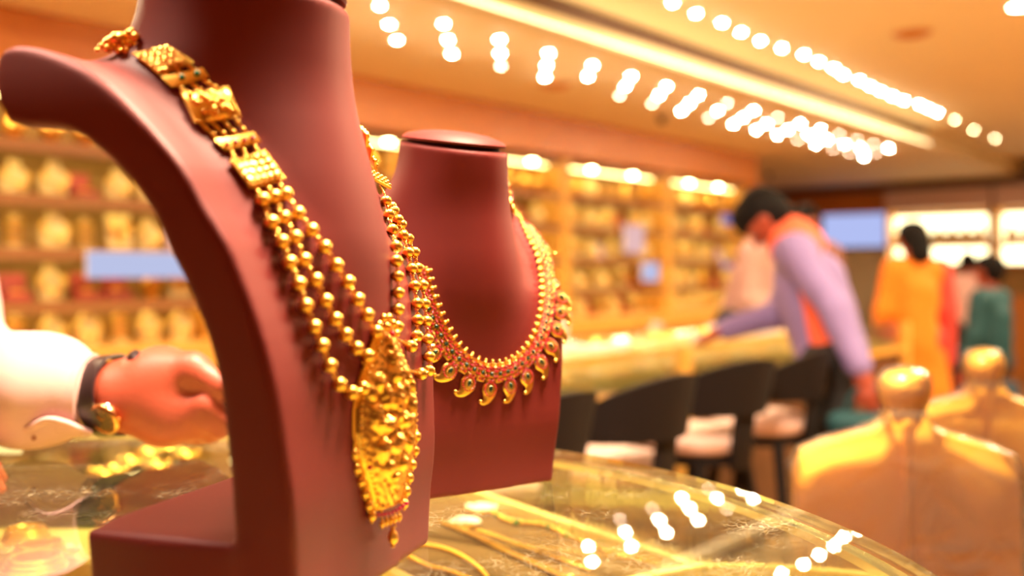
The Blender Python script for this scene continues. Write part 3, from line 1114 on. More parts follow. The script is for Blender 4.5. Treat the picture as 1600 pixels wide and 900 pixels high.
wall_strip(inset(outline, 0.012), 0.84, ZC - 0.012, 0.006).build('glass_side', M['side_glass'], cnt, False)
wall_strip(inset(outline, 0.004), ZC - 0.020, ZC - 0.012, 0.016).build('edge_strip', M['steel'], cnt, False)
led = [(x, y) for x, y in inset(outline, 0.035)]
MB().tube([(-1.45, 1.52, ZC - 0.03), (-0.75, 1.52, ZC - 0.03)], 0.008, 8).build('fill_strip', M['near_fill'], cnt)  # added glowing tubes that brighten the case below the glass
MB().tube([(-1.45, 0.50, ZC - 0.03), (0.18, 0.50, ZC - 0.03)], 0.008, 8).build('fill_strip', M['near_fill'], cnt)
ZD = 0.8405

# trays under the glass
def tray(cx, cy, rz, sx, sy, label, cloth):
    t = thing('tray', label, 'tray', (cx, cy, ZD), rz)
    MB().box((0, 0, 0.006), (sx, sy, 0.012)).build('lining', cloth, t, False)
    for s in (-1, 1):
        MB().box((s * (sx / 2 + 0.007), 0, 0.016), (0.014, sy + 0.028, 0.032), None, 0.002).build('rim', M['cream_form'], t, False)
        MB().box((0, s * (sy / 2 + 0.007), 0.016), (sx, 0.014, 0.032), None, 0.002).build('rim', M['cream_form'], t, False)
    return t


ZR = ZD + 0.032
p1, p2 = ground(765, 774, ZR), ground(1078, 878, ZR)
dv = (p2 - p1)
ln = dv.length
dv.normalize()
nv = Vector((-dv.y, dv.x, 0))
if nv.y > 0:
    nv = -nv
trz = math.atan2(dv.y, dv.x)
cc = p2 - dv * 0.30 + nv * 0.16
tray(cc.x, cc.y, trz, 0.60, 0.31, 'brown-lined gold-rimmed tray under the glass right of the near bust', M['brown_cloth'])
tray(-0.62, 1.02, 0.12, 0.36, 0.30, 'tray of gold pieces under the glass at the left by the hand', M['cream_cloth'])
tray(-0.42, 0.58, 0.0, 0.40, 0.20, 'tray under the glass left of the near bust foot', M['brown_cloth'])


def chain_thing(pts, r, label, style, m=None, name='gold_chain'):
    """chain laid along world points; base at first point"""
    base = Vector(pts[0])
    base.z = min(p[2] for p in pts)
    t = thing(name, label, 'chain', base)
    P = [Vector(p) - base for p in pts]
    if style == 'flat':
        MB().tube(P, r, 8, flat=((0, 0, 1), 0.35)).build('band', m or M['gold_filigree'], t)
        MB().sphere(P[-1], r * 1.2).build('clasp', M['gold'], t)
        return t
    L = [0]
    for i in range(1, len(P)):
        L.append(L[-1] + (P[i] - P[i - 1]).length)
    n = max(3, int(L[-1] / (r * 2.15)))
    bead = MB().sphere((0, 0, 0), r, 10, 7).mesh('bead')
    for k in range(n):
        d = L[-1] * k / (n - 1)
        i = max(j for j in range(len(P)) if L[j] <= d + 1e-9)
        i = min(i, len(P) - 2)
        f = (d - L[i]) / max(L[i + 1] - L[i], 1e-9)
        mm = m if m else M['gold_bead']
        if style == 'green' and k % 6 == 2:
            if 'gb' not in CHILD:
                CHILD['gb'] = MB().sphere((0, 0, 0), 0.005, 10, 7).mesh('green_bead')
            link('green_bead', CHILD['gb'], M['emerald'], t, True, P[i].lerp(P[i + 1], f))
        else:
            link('bead', bead, mm, t, True, P[i].lerp(P[i + 1], f))
    return t


ZL = ZD + 0.017


def gp(*pts):
    return [ground(x, y, ZL) for x, y in pts]


def curve(pts, n=6):
    return [Vector(p) for p in catmull([tuple(p) for p in pts], n)]


chain_thing(curve(gp((690, 815), (740, 835), (790, 860), (840, 882), (890, 905))), 0.006, 'broad yellow gold band chain in the brown tray', 'flat')
chain_thing(curve(gp((770, 800), (800, 815), (850, 820), (890, 838), (930, 855), (975, 872))), 0.0042, 'gold chain with green beads in the brown tray', 'green')
chain_thing(curve(gp((745, 828), (790, 843), (830, 858), (870, 872), (920, 890))), 0.0026, 'thin beaded gold chain beside the broad yellow band', 'bead')
chain_thing(curve(gp((655, 850), (690, 856), (720, 868), (745, 885), (760, 900))), 0.0036, 'pale gold twisted chain next to the near bust in the tray', 'bead')
chain_thing(curve(gp((640, 870), (670, 885), (700, 892), (735, 905))), 0.0036, 'second pale chain right at the near bust bottom corner', 'bead')
chain_thing(curve(gp((955, 860), (1000, 875), (1035, 885), (1065, 893))), 0.0028, 'short gold chain at the corner of the brown tray', 'bead')
for x, y, rx, ry, l in ((751, 796, 0.026, 0.020, 'white pearl cluster lying in the brown tray, far one'), (727, 818, 0.022, 0.016, 'white pearl cluster with gold edge in the brown tray, near one')):
    p = ground(x, y, ZL)
    t = thing('pearl_cluster', l, 'jewellery', p)
    mb = MB()
    r = random.Random(x)
    for k in range(38):
        a, q = r.uniform(0, 6.28), math.sqrt(r.random())
        mb.sphere((rx * q * math.cos(a), ry * q * math.sin(a), 0.003 + 0.004 * (1 - q)), 0.0042, 8, 6)
    mb.build('pearls', M['white'], t)
    MB().torus((0, 0, 0.001), rx * 0.9, 0.003, n=22).build('rim', M['gold'], t)
# gold pieces in the left trays
r = random.Random(8)
for k, (x, y) in enumerate(((180, 735), (205, 722), (232, 708), (262, 700), (290, 712), (245, 728), (160, 740))):
    p = ground(x, y, ZD + 0.013)
    t = thing('gold_bangle', 'gold bangle under the glass before the hand, %s from the left' % ('second', 'third', 'fourth', 'sixth', 'last', 'fifth', 'first')[k], 'bangle', p + Vector((0, 0, 0.004)), r.uniform(0, 3), 'bangles under the glass by the hand')
    MB().torus((0, 0, 0), 0.024, 0.0042, n=22).build('ring', M['gold'], t)
    MB().sphere((0.024, 0, 0.002), 0.0065).build('knob', M['gold'], t)
for k, (x, y, s) in enumerate(((40, 845, 1.0), (62, 868, 1.1), (55, 890, 1.2))):
    p = ground(x, y, ZD + 0.013)
    t = thing('gold_necklace', ['bright gold coil at the lower left, upper one', 'bright gold coil at the lower left, middle one', 'bright gold coil at the lower left, lowest one'][k], 'necklace', p)
    for q in range(3):
        MB().torus((0, 0, 0.004 + 0.006 * q), 0.03 * s - 0.003 * q, 0.0036, n=26).build('coil', M['gold'], t)
p = ground(100, 862, ZD + 0.013)
t = thing('pearl_cluster', 'white pearl cluster beside the gold coils at the lower left', 'jewellery', p)
mb = MB()
for k in range(24):
    a, q = r.uniform(0, 6.28), math.sqrt(r.random())
    mb.sphere((0.02 * q * math.cos(a), 0.014 * q * math.sin(a), 0.004), 0.0042, 8, 6)
mb.build('pearls', M['white'], t)
MB().torus((0, 0, 0.001), 0.018, 0.003, n=22).build('rim', M['gold'], t)

# ------------------------------------------------------------------ the two large busts
NN = Vector((0.953, -0.303, 0)).normalized()
EE = Vector((-NN.y, NN.x, 0))
HW = 0.1155
PN = Vector((-0.1426, 0.6622, 0))            # near bottom corner of the near bust's face


HW_W = [0.0, 0.12, 0.25, 0.33, 0.37, 0.41, 0.5]
HW_V = [0.1155, 0.132, 0.150, 0.158, 0.156, 0.140, 0.13]


def side_pt(x, y):
    """pixel on the near side surface -> (s, w); the side flares out towards the shoulder"""
    k = (x - 800) / F
    w = 0.2
    for _ in range(12):
        p = PN + EE * (HW - float(np.interp(w, HW_W, HW_V)))
        s = (p.x - k * p.y) / (NN.x - k * NN.y)
        Y = p.y - NN.y * s
        w = 0.5 * w + 0.5 * ((H - ZC) + (HOR - y) / F * Y)
    return (s, w)


outer = [(465, 900), (455, 800), (441, 700), (425, 600), (398, 500), (360, 400), (341, 362), (312, 315), (280, 258), (234, 203), (190, 155), (142, 113), (95, 87), (50, 73), (15, 72), (-6, 88), (-14, 120), (-8, 160), (8, 190)]
inner = [(40, 203), (80, 205), (115, 215), (160, 248), (200, 290), (225, 325), (240, 350), (260, 400), (281, 440), (300, 485), (320, 540), (335, 600), (345, 680), (352, 740), (356, 800)]
prof_out = [(0.0, 0.0), (0.0, 0.04)] + [side_pt(*p) for p in outer[1:]]
prof_in = [side_pt(*p) for p in inner]
prof_out = catmull(prof_out, 3)
prof_in = catmull(prof_in, 3)
S_IN = prof_in[-1][0]
PROFILE = prof_out + prof_in + [(S_IN, 0.0)]
HOLLOW = [(prof_in[0][0] + 0.02, prof_in[0][1] - 0.004)] + prof_in + [(S_IN, -0.2), (0.8, -0.2), (0.8, prof_in[0][1] - 0.05), (prof_in[0][0] + 0.06, prof_in[0][1] - 0.02)]


def poly_sdf(poly, Xs, Ys):
    d = np.full(Xs.shape, 1e9)
    sgn = np.ones(Xs.shape)
    n = len(poly)
    for i in range(n):
        ax, ay = poly[i]
        bx, by = poly[i - 1]
        ex, ey = bx - ax, by - ay
        wx, wy = Xs - ax, Ys - ay
        t_ = np.clip((wx * ex + wy * ey) / max(ex * ex + ey * ey, 1e-12), 0, 1)
        d = np.minimum(d, (wx - ex * t_) ** 2 + (wy - ey * t_) ** 2)
        c1 = Ys >= ay
        c2 = Ys < by
        c3 = ex * wy > ey * wx
        flip = (c1 & c2 & c3) | (~c1 & ~c2 & ~c3)
        sgn = np.where(flip, -sgn, sgn)
    return sgn * np.sqrt(d)


NECK_TOP = 0.462
TILT = math.radians(8)


def bust_field(h, neck_shift=0.0, neck_r=1.0, tilt=TILT):
    s0, s1, w0, w1 = -0.04, 0.29, -0.005, 0.50
    U, S, W, org = grid((-0.17, s0, w0), (0.17, s1, w1), h)
    S2, W2 = S[0], W[0]
    d2 = poly_sdf(PROFILE, S2, W2)
    foot = np.maximum(np.abs(S2 - 0.098) - 0.070, np.abs(W2 - 0.027) - 0.031)
    hol = poly_sdf(HOLLOW, S2, W2)
    hol = np.maximum(hol, -(np.maximum(np.abs(S2 - 0.084) - 0.084, np.abs(W2 - 0.027) - 0.031)))
    wgrid = W2
    hw1 = np.convolve(np.pad(np.interp(wgrid[0], HW_W, HW_V), 10, mode='edge'), np.ones(21) / 21, 'valid')
    hw = np.broadcast_to(hw1[None], wgrid.shape)
    rr = 0.006

    def extrude(dd):
        a = dd[None] + rr
        b = np.abs(U) - hw[None] + rr
        return np.sqrt(np.maximum(a, 0) ** 2 + np.maximum(b, 0) ** 2) + np.minimum(np.maximum(a, b), 0) - rr
    D = smin(extrude(d2), extrude(foot), 0.006)
    ws = [0, 0.10, 0.16, 0.20, 0.25, 0.30, 0.34, 0.38, 0.43, 0.47, 0.6]
    sf = np.array([0.012, 0.011, 0.007, 0.001, -0.002, 0.006, 0.016, 0.026, 0.029, 0.028, 0.027])
    au = np.array([0.11, 0.11, 0.118, 0.124, 0.126, 0.114, 0.102, 0.092, 0.0775, 0.0755, 0.076])
    sb = np.array([0.20, 0.20, 0.20, 0.205, 0.23, 0.25, 0.25, 0.24, 0.203, 0.196, 0.196])
    up = np.clip((np.array(ws) - 0.22) / 0.2, 0, 1)
    sf = sf + neck_shift * up
    sb = sb + neck_shift * up
    au = au * (1 + (neck_r - 1) * up)
    mid_ = (sf + sb) / 2
    hf_ = (sb - sf) / 2 * (1 + (neck_r - 1) * up)
    sf, sb = mid_ - hf_, mid_ + hf_
    w1d = W[0, 0]

    def sm1(v):
        return np.convolve(np.pad(np.interp(w1d, ws, v), 8, mode='edge'), np.ones(17) / 17, 'valid')
    f, a, b = sm1(sf), sm1(au), sm1(sb)
    c = (f + b) / 2
    rs = (b - f) / 2
    q = np.sqrt((U / a) ** 2 + ((S - c) / rs) ** 2)
    colm = (q - 1) * np.minimum(a, rs) * 0.92
    colm = np.maximum(colm, -0.03 - W)
    D = smin(D, colm, 0.028)
    thin = np.clip((U + hw[None] - 0.015) * 0.5, 0, 0.034) * np.clip((W - 0.22) / 0.12, 0, 1)
    D = smax(D, -(hol[None] - thin), 0.008)
    D = np.maximum(D, np.abs(U) - hw[None] - 0.004)
    # neck cut: tilted towards the front
    cut = (W - (NECK_TOP + (S - 0.112 - neck_shift) * math.tan(tilt))) * math.cos(tilt)
    D = smax(D, cut, 0.006)
    D = np.maximum(D, -W)
    return D, org


BH = 0.0026


def make_bust(name, label, center, n_dir, scale, neck_shift=0.0, neck_r=1.0, tilt=TILT):
    # local axes: x along the face, -y out of the face, z up
    Dn, orgn = bust_field(BH, neck_shift, neck_r, tilt)
    BV, BQ = surface_nets(Dn, orgn, BH)
    rz = math.atan2(n_dir[1], n_dir[0]) + math.pi / 2
    t = thing(name, label, 'jewellery bust', center, rz)
    sv = BV * scale
    np_obj('body', sv, BQ, M['leather'], t)
    sc = (0.112 + neck_shift) * scale
    MT = Matrix.Rotation(tilt, 3, 'X')
    r = 0.0755 * scale * neck_r
    r2 = 0.084 * scale * neck_r
    MB().lathe([(r * 0.88, -0.005 * scale), (r * 0.88, 0.004 * scale)], (0, sc, (NECK_TOP + 0.003) * scale), 40, MT).build('gap_ring', M['gap'], t)
    cp_ = MB().lathe([(r * 0.90, -0.0005 * scale), (r * 0.965, 0.0), (r * 0.975, 0.003 * scale), (r * 0.90, 0.008 * scale), (r * 0.6, 0.014 * scale), (r * 0.3, 0.0165 * scale), (0.001, 0.017 * scale)], (0, sc, (NECK_TOP + 0.004) * scale), 48, MT)
    cp_.v = [(x, sc + (y - sc) * r2 / r, z) for x, y, z in cp_.v]
    cp_.build('neck_cap', M['leather'], t)
    Mx = Matrix.Translation(center) @ Matrix.Rotation(rz, 4, 'Z')
    wv = [Mx @ Vector(v) for v in sv.tolist()]
    return t, BVHTree.FromPolygons(wv, BQ.tolist())


MN = PN + EE * HW
bustN, bvhN = make_bust('display_bust', 'large maroon leather jewellery bust in front, wearing the long beaded pendant necklace', Vector((MN.x, MN.y, ZC + 0.0005)), NN, 1.0)
n2 = Vector((0.573, -0.82, 0)).normalized()
e2 = Vector((-n2.y, n2.x, 0))
SC2 = 0.83
cF = Vector((0.0477, 1.142, 0)) - e2 * HW * SC2
bustF, bvhF = make_bust('display_bust', 'smaller maroon leather jewellery bust behind, wearing the ruby collar', Vector((cF.x, cF.y, ZC + 0.0005)), n2, SC2, -0.037, 0.95, math.radians(11))
CAM = Vector((0, 0, H))


def hit(bvh, x, y):
    d = Vector(((x - 800) / F, 1, (HOR - y) / F)).normalized()
    loc, nrm, i, dist = bvh.ray_cast(CAM, d)
    if loc is not None:
        return loc, nrm.normalized()
    best = None
    for k in range(60):
        p = CAM + d * (0.55 + 0.012 * k)
        l, nn, i, ds = bvh.find_nearest(p)
        if l is not None and (best is None or ds < best[2]):
            best = (l, nn.normalized(), ds)
    return best[0], best[1]


# ------------------------------------------------------------------ long beaded necklace with pendant
base = Vector((MN.x, MN.y, ZC + 0.03))
nk = thing('pendant_necklace', 'long gold necklace of three bead strands with a large embossed pendant on the front bust', 'necklace', base)


def frame(nrm, tan):
    z = nrm.normalized()
    x = (tan - z * tan.dot(z)).normalized()
    y = z.cross(x)
    return Matrix((x, y, z)).transposed()


BR = 0.0052
bm_ = MB()
V, Fc = [], []
nb, mb_ = 24, 12
for i in range(mb_ + 1):
    th = math.pi * i / mb_
    for j in range(nb):
        ph = 2 * math.pi * j / nb
        rr = math.sin(th) * (1 + (0.045 if j % 2 else -0.045) * math.sin(th)) + 0.12 * (1 if i in (0, mb_) else 0)
        V.append((BR * 1.03 * rr * math.cos(ph), BR * 1.03 * rr * math.sin(ph), BR * 0.92 * math.cos(th)))
for i in range(mb_):
    for j in range(nb):
        a, b = i * nb + j, i * nb + (j + 1) % nb
        Fc.append((a, a + nb, b + nb, b))
bead_me = bm_.add(V, Fc).mesh('bead')
link_me = MB().torus((0, 0, 0), 0.0021, 0.00055, (1, 0, 0), 10, 5).torus((0, 0, 0.0034), 0.0021, 0.00055, (0, 1, 0), 10, 5).torus((0, 0, -0.0034), 0.0021, 0.00055, (0, 1, 0), 10, 5).mesh('chain_link')
STR = {
    'L1': [(411, 314), (424, 349), (440, 379), (452, 411), (466, 444), (477, 478), (490, 511), (502, 540), (514, 571), (529, 600), (548, 613), (566, 606)],
    'L2': [(429, 309), (444, 342), (461, 372), (475, 407), (493, 438), (508, 470), (523, 499), (539, 523), (556, 544), (573, 556)],
    'L3': [(447, 305), (466, 335), (487, 361), (507, 387), (525, 415), (543, 441), (558, 468), (573, 492), (587, 518)],
    'R1': [(602, 315), (607, 336), (612, 360), (616, 384), (617, 407), (619, 431), (620, 457), (620, 483), (619, 510)],
    'R2': [(614, 322), (621, 345), (629, 370), (636, 395), (642, 420), (646, 447), (650, 474), (651, 500), (650, 525), (641, 541)],
    'R3': [(622, 327), (632, 349), (640, 372), (646, 395), (652, 420), (658, 448), (662, 475), (665, 502), (667, 530), (669, 557), (669, 579), (657, 584)],
}
for key, pts in STR.items():
    P = []
    for x, y in pts:
        l, nn = hit(bvhN, x, y)
        p = l + nn * (BR * 1.0)
        # re-aim so that the bead itself, not its foot, lies on the pixel
        l2, n2_ = hit(bvhN, x - (p - l).x * F / l.y * 0.8, y + (p - l).z * F / l.y * 0.8)
        P.append((l2 + n2_ * BR * 1.0, n2_))
    for k, (p, nn) in enumerate(P):
        tan = (P[min(k + 1, len(P) - 1)][0] - P[max(k - 1, 0)][0]).normalized()
        q = tan.to_track_quat('Z', 'Y')
        o = link('bead', bead_me, M['gold_bead'], nk, True, p - base)
        o.rotation_mode = 'QUATERNION'
        o.rotation_quaternion = q
        if k + 1 < len(P):
            p2 = P[k + 1][0]
            gap = (p2 - p).length - 2 * BR
            mid = (p + p2) / 2
            if gap > 0.001:
                o = link('chain_link', link_me, M['gold'], nk, True, mid - base)
                o.rotation_mode = 'QUATERNION'
                o.rotation_quaternion = (p2 - p).to_track_quat('Z', 'Y')
                o.scale = (0.9, 0.9, max(0.45, min(1.6, (gap + 0.003) / 0.0095)))
    CHILD[key] = P


def plate(corners, th, name, m, lift=0.0012, grid_n=6, dome=0.0):
    """plate laid on the near bust over four pixel corners"""
    c = [hit(bvhN, *p) for p in corners]
    nn = sum((q[1] for q in c), Vector()).normalized()
    V, Fc = [], []
    N = grid_n
    for lay in (0, 1):
        for i in range(N + 1):
            for j in range(N + 1):
                u, v = i / N, j / N
                p = (c[0][0] * (1 - u) + c[1][0] * u) * (1 - v) + (c[3][0] * (1 - u) + c[2][0] * u) * v
                l, n_, _, _ = bvhN.find_nearest(p)
                hgt = lift + (th if lay else 0)
                if lay:
                    e = min(u, 1 - u, v, 1 - v)
                    hgt += dome * math.sin(math.pi * u) ** 0.7 * math.sin(math.pi * v) ** 0.7 if 0 < u < 1 and 0 < v < 1 else -0.0006
                    if N > 4 and 0 < e < 0.25:
                        hgt -= 0.0008
                V.append(l + nn * hgt - base)
    w = N + 1
    for i in range(N):
        for j in range(N):
            a = i * w + j
            Fc.append((a, a + 1, a + w + 1, a + w))
            b = w * w + a
            Fc.append((b, b + w, b + w + 1, b + 1))
    for i in range(N):
        for (a, b) in ((i, i + 1), (N * w + i + 1, N * w + i), ((i + 1) * w, i * w), (i * w + N, (i + 1) * w + N)):
            Fc.append((a, w * w + a, w * w + b, b) if True else ())
    bm = bmesh.new()
    vs = [bm.verts.new(v) for v in V]
    for f in Fc:
        bm.faces.new([vs[i] for i in f])
    bmesh.ops.recalc_face_normals(bm, faces=list(bm.faces))
    me = bpy.data.meshes.new(name)
    bm.to_mesh(me)
    bm.free()
    o = link(name, me, m, nk)
    return o, c, nn


def row_between(cA, cB, n, rad, name='connector_bar'):
    """small bars with end beads joining two plates"""
    for k in range(n):
        u = (k + 0.5) / n
        a = (cA[0] * (1 - u) + cA[1] * u)
        b = (cB[0] * (1 - u) + cB[1] * u)
        la, na, _, _ = bvhN.find_nearest(a)
        lb, nb_, _, _ = bvhN.find_nearest(b)
        pa, pb = la + na * 0.002 - base, lb + nb_ * 0.002 - base
        MB().tube([pa, pb], rad * 0.6, 6).sphere(pa.lerp(pb, 0.3), rad, 8, 6).sphere(pa.lerp(pb, 0.7), rad, 8, 6).build(name, M['gold'], nk)


def ball_trim(corners, n_side, rad, name='beaded_edge'):
    c = [hit(bvhN, *p)[0] for p in corners]
    mb = MB()
    for s in range(4):
        for k in range(n_side):
            p = c[s].lerp(c[(s + 1) % 4], k / n_side)
            l, n_, _, _ = bvhN.find_nearest(p)
            mb.sphere(l + n_ * 0.0035 - base, rad, 7, 5)
    o = mb.build(name, M['gold'], nk)
    o['kind'] = 'stuff'
    return o


def gem(x, y, rad, m, name, lift=0.0048, parent=None):
    l, n_ = hit(bvhN, x, y)
    return MB().sphere(l + n_ * lift - base, (rad, rad, rad * 0.7), 10, 7, frame(n_, Vector((0, 0, 1)))).build(name, m, nk)


# left run of plates, from the shoulder down
PL1 = [(212, 90), (266, 76), (303, 100), (250, 120)]
PL2 = [(253, 124), (318, 110), (328, 124), (270, 140)]
PL3 = [(284, 150), (357, 140), (374, 184), (303, 196)]
PL4 = [(334, 222), (394, 210), (406, 225), (350, 238)]
PL5 = [(358, 257), (412, 240), (441, 282), (388, 296)]
oA, cA, nA = plate(PL1, 0.003, 'filigree_plate', M['gold_filigree'])
oB, cB, nB = plate(PL2, 0.003, 'stone_bar', M['gold'], grid_n=4)
oC, cC, nC = plate(PL3, 0.003, 'embossed_plate', M['gold_relief'], grid_n=8, dome=0.007)
oD, cD, nD = plate(PL4, 0.003, 'stone_bar', M['gold'], grid_n=4)
oE, cE, nE = plate(PL5, 0.003, 'filigree_plate', M['gold_filigree'])
for pl_, ns in ((PL1, 10), (PL3, 11), (PL5, 11)):
    ball_trim(pl_, ns, 0.0011)
row_between((cA[3][0], cA[2][0]), (cB[0][0], cB[1][0]), 3, 0.0017)
row_between((cB[3][0], cB[2][0]), (cC[0][0], cC[1][0]), 3, 0.0017)
row_between((cC[3][0], cC[2][0]), (cD[0][0], cD[1][0]), 4, 0.0019)
row_between((cD[3][0], cD[2][0]), (cE[0][0], cE[1][0]), 3, 0.0017)
lE = [CHILD[k][0][0] for k in ('L1', 'L2', 'L3')]
for k, p in enumerate(lE):
    u = (k + 0.5) / 3
    a = cE[3][0] * (1 - u) + cE[2][0] * u
    l, n_, _, _ = bvhN.find_nearest(a)
    pa, pb = l + n_ * 0.002 - base, p - base
    MB().tube([pa, pb], 0.0010, 6).sphere(pa.lerp(pb, 0.4), 0.0018, 8, 6).build('connector_bar', M['gold'], nk)
gem(287, 126, 0.0024, M['emerald'], 'green_stone')
gem(311, 119, 0.0024, M['emerald'], 'green_stone')
for x, y in ((352, 231), (366, 227), (380, 224), (393, 220)):
    gem(x, y, 0.0019, M['pink_stone'], 'pink_stone')
# relief on the embossed plate: figures as small swellings
mb = MB()
r = random.Random(2)
for k in range(26):
    u, v = r.uniform(0.12, 0.88), r.uniform(0.12, 0.88)
    p = (cC[0][0] * (1 - u) + cC[1][0] * u) * (1 - v) + (cC[3][0] * (1 - u) + cC[2][0] * u) * v
    l, n_, _, _ = bvhN.find_nearest(p)
    hgt = 0.0035 + 0.007 * math.sin(math.pi * u) ** 0.7 * math.sin(math.pi * v) ** 0.7
    mb.sphere(l + n_ * hgt - base, (r.uniform(0.0016, 0.0034), r.uniform(0.0016, 0.0034), 0.0024), 8, 6)
mb.build('relief', M['gold_relief'], oC)
for oo, cc4, nu_, nv_ in ((oA, cA, 5, 4), (oE, cE, 5, 4)):
    mb = MB()
    for i in range(nu_):
        for j in range(nv_):
            u, v = (i + 0.7) / (nu_ + 0.4), (j + 0.7) / (nv_ + 0.4)
            p = (cc4[0][0] * (1 - u) + cc4[1][0] * u) * (1 - v) + (cc4[3][0] * (1 - u) + cc4[2][0] * u) * v
            l, n_, _, _ = bvhN.find_nearest(p)
            q = l + n_ * 0.0046 - base
            mb.torus(q, 0.0022, 0.0008, n_, 10, 5).sphere(q, 0.0012, 7, 5)
    o = mb.build('scroll_relief', M['gold'], oo)
# shoulder clasp: a bumpy rosette
mb = MB()
cl0, cln = hit(bvhN, 205, 92)
Yc = cl0.y + 0.012
for x, y, rd in ((160, 72, .0026), (170, 66, .0042), (181, 60, .0048), (190, 58, .0042), (203, 54, .0045), (212, 58, .0038), (222, 62, .0034), (178, 74, .0036), (190, 70, .0046), (203, 68, .0042), (214, 72, .0034), (226, 74, .0028), (186, 80, .0030), (198, 80, .0034), (210, 82, .0030), (152, 78, .0018), (207, 48, .0022), (168, 76, .003), (222, 84, .003), (232, 80, .0028)):
    mb.sphere(px(x, y, Yc + 0.004 * math.sin(x)) - base, (rd, rd * 0.9, rd), 9, 6)
mb.build('clasp_rosette', M['gold_relief'], nk)
# right run of plates: over the far side of the neck and down to the far shoulder
def on_side(x, y, u):
    """the point on the far flank (u along the face) where the drape crosses this line"""
    d = Vector(((x - 800) / F, 1, (HOR - y) / F))
    c = Vector((MN.x, MN.y, 0))
    return CAM + d * ((u - (CAM - c).dot(EE)) / d.dot(EE))


RSEG = [((564, 203), 0.070, (570, 222), 0.080, 0.017, 'embossed_plate'), ((572, 226), 0.084, (577, 240), 0.096, 0.015, 'filigree_plate'),
        ((579, 245), 0.101, (583, 257), 0.114, 0.013, 'stone_bar'), ((586, 263), 0.121, (596, 294), 0.146, 0.015, 'filigree_plate')]
last = None
for (q0, u0, q1, u1, wd, nm) in RSEG:
    a, b = on_side(*q0, u0), on_side(*q1, u1)
    mid = (a + b) / 2
    _, n_, _, _ = bvhN.find_nearest(mid)
    fr = frame(n_, (b - a).normalized())
    L_ = (b - a).length
    o = MB().box(mid - base, (L_, wd, 0.003), fr, 0.0008).build(nm, M['gold_filigree'], nk)
    mb = MB()
    ni = max(2, int(L_ / 0.006))
    for i in range(ni):
        for jx in (-1, 0, 1):
            mb.sphere(mid - base + fr @ Vector((L_ * ((i + 0.5) / ni - 0.5), jx * wd * 0.3, 0.0016)), (0.0022, 0.0022, 0.0016 if nm != 'embossed_plate' else 0.0032), 8, 6)
    mb.build('scroll_relief', M['gold_relief'], o)
    if last is not None:
        for sd in (-0.3, 0.3):
            pa = last[0] + last[1] @ Vector((0, sd * last[2], 0)) - base
            pb = a + fr @ Vector((0, sd * wd, 0)) - base
            MB().tube([pa, pb], 0.0009, 6).sphere(pa.lerp(pb, 0.5), 0.0014, 8, 6).build('connector_bar', M['gold'], nk)
    last = (b, fr, wd)
for k, key in enumerate(('R1', 'R2', 'R3')):
    pa = last[0] + last[1] @ Vector((0, (1 - k) * -0.3 * last[2], 0)) - base
    pb = CHILD[key][0][0] - base
    mb = MB().tube([pa, pb], 0.0007, 6)
    for f in (0.25, 0.55, 0.8):
        mb.torus(pa.lerp(pb, f), 0.0016, 0.0005, (1, 0.3, 0), 9, 5)
    mb.build('connector_bar', M['gold'], nk)

# pendant: domed embossed shield
pc, pn = hit(bvhN, 588, 640)
PMAT = frame(pn, EE)                          # x along the face, y up-ish, z out
if PMAT.col[1].z < 0:
    PMAT = Matrix((-PMAT.col[0], -PMAT.col[1], PMAT.col[2])).transposed()
ROT = Matrix.Rotation(math.radians(-9), 3, Vector((0, 0, 1)))
PMAT = ROT @ PMAT
pc = pc + pn * 0.004 + EE * 0.006
PH0, PH1 = 0.064, -0.076                      # top and bottom along local y
tv = [0, 0.06, 0.12, 0.2, 0.3, 0.42, 0.55, 0.68, 0.8, 0.92, 1.0]
wv = [0.010, 0.014, 0.019, 0.027, 0.036, 0.042, 0.043, 0.039, 0.031, 0.023, 0.019]


def phw(t_):
    return float(np.interp(t_, tv, wv))


bumps = [  # x, y, rx, ry, height : head, crown, torso, arms, knees, fan, lions at the foot
    (0, 0.028, 0.0065, 0.0075, 0.007), (0, 0.040, 0.0055, 0.007, 0.006), (0, 0.050, 0.003, 0.006, 0.005), (0, 0.010, 0.010, 0.011, 0.006),
    (-0.013, 0.012, 0.0045, 0.010, 0.005), (0.013, 0.012, 0.0045, 0.010, 0.005), (-0.020, 0.024, 0.0045, 0.0065, 0.005), (0.020, 0.024, 0.0045, 0.0065, 0.005),
    (-0.014, -0.010, 0.012, 0.0065, 0.006), (0.014, -0.010, 0.012, 0.0065, 0.006), (0, -0.004, 0.007, 0.006, 0.004), (-0.025, -0.002, 0.006, 0.010, 0.005),
    (0.026, 0.000, 0.006, 0.010, 0.005), (-0.028, 0.016, 0.004, 0.006, 0.004), (0.029, 0.016, 0.004, 0.006, 0.004), (0, -0.026, 0.012, 0.007, 0.004),
    (-0.018, -0.028, 0.007, 0.008, 0.005), (0.018, -0.028, 0.007, 0.008, 0.005), (-0.010, -0.044, 0.006, 0.006, 0.004), (0.010, -0.044, 0.006, 0.006, 0.004), (0, -0.055, 0.006, 0.006, 0.003)]
nu, nt = 46, 80
V, Fc = [], []
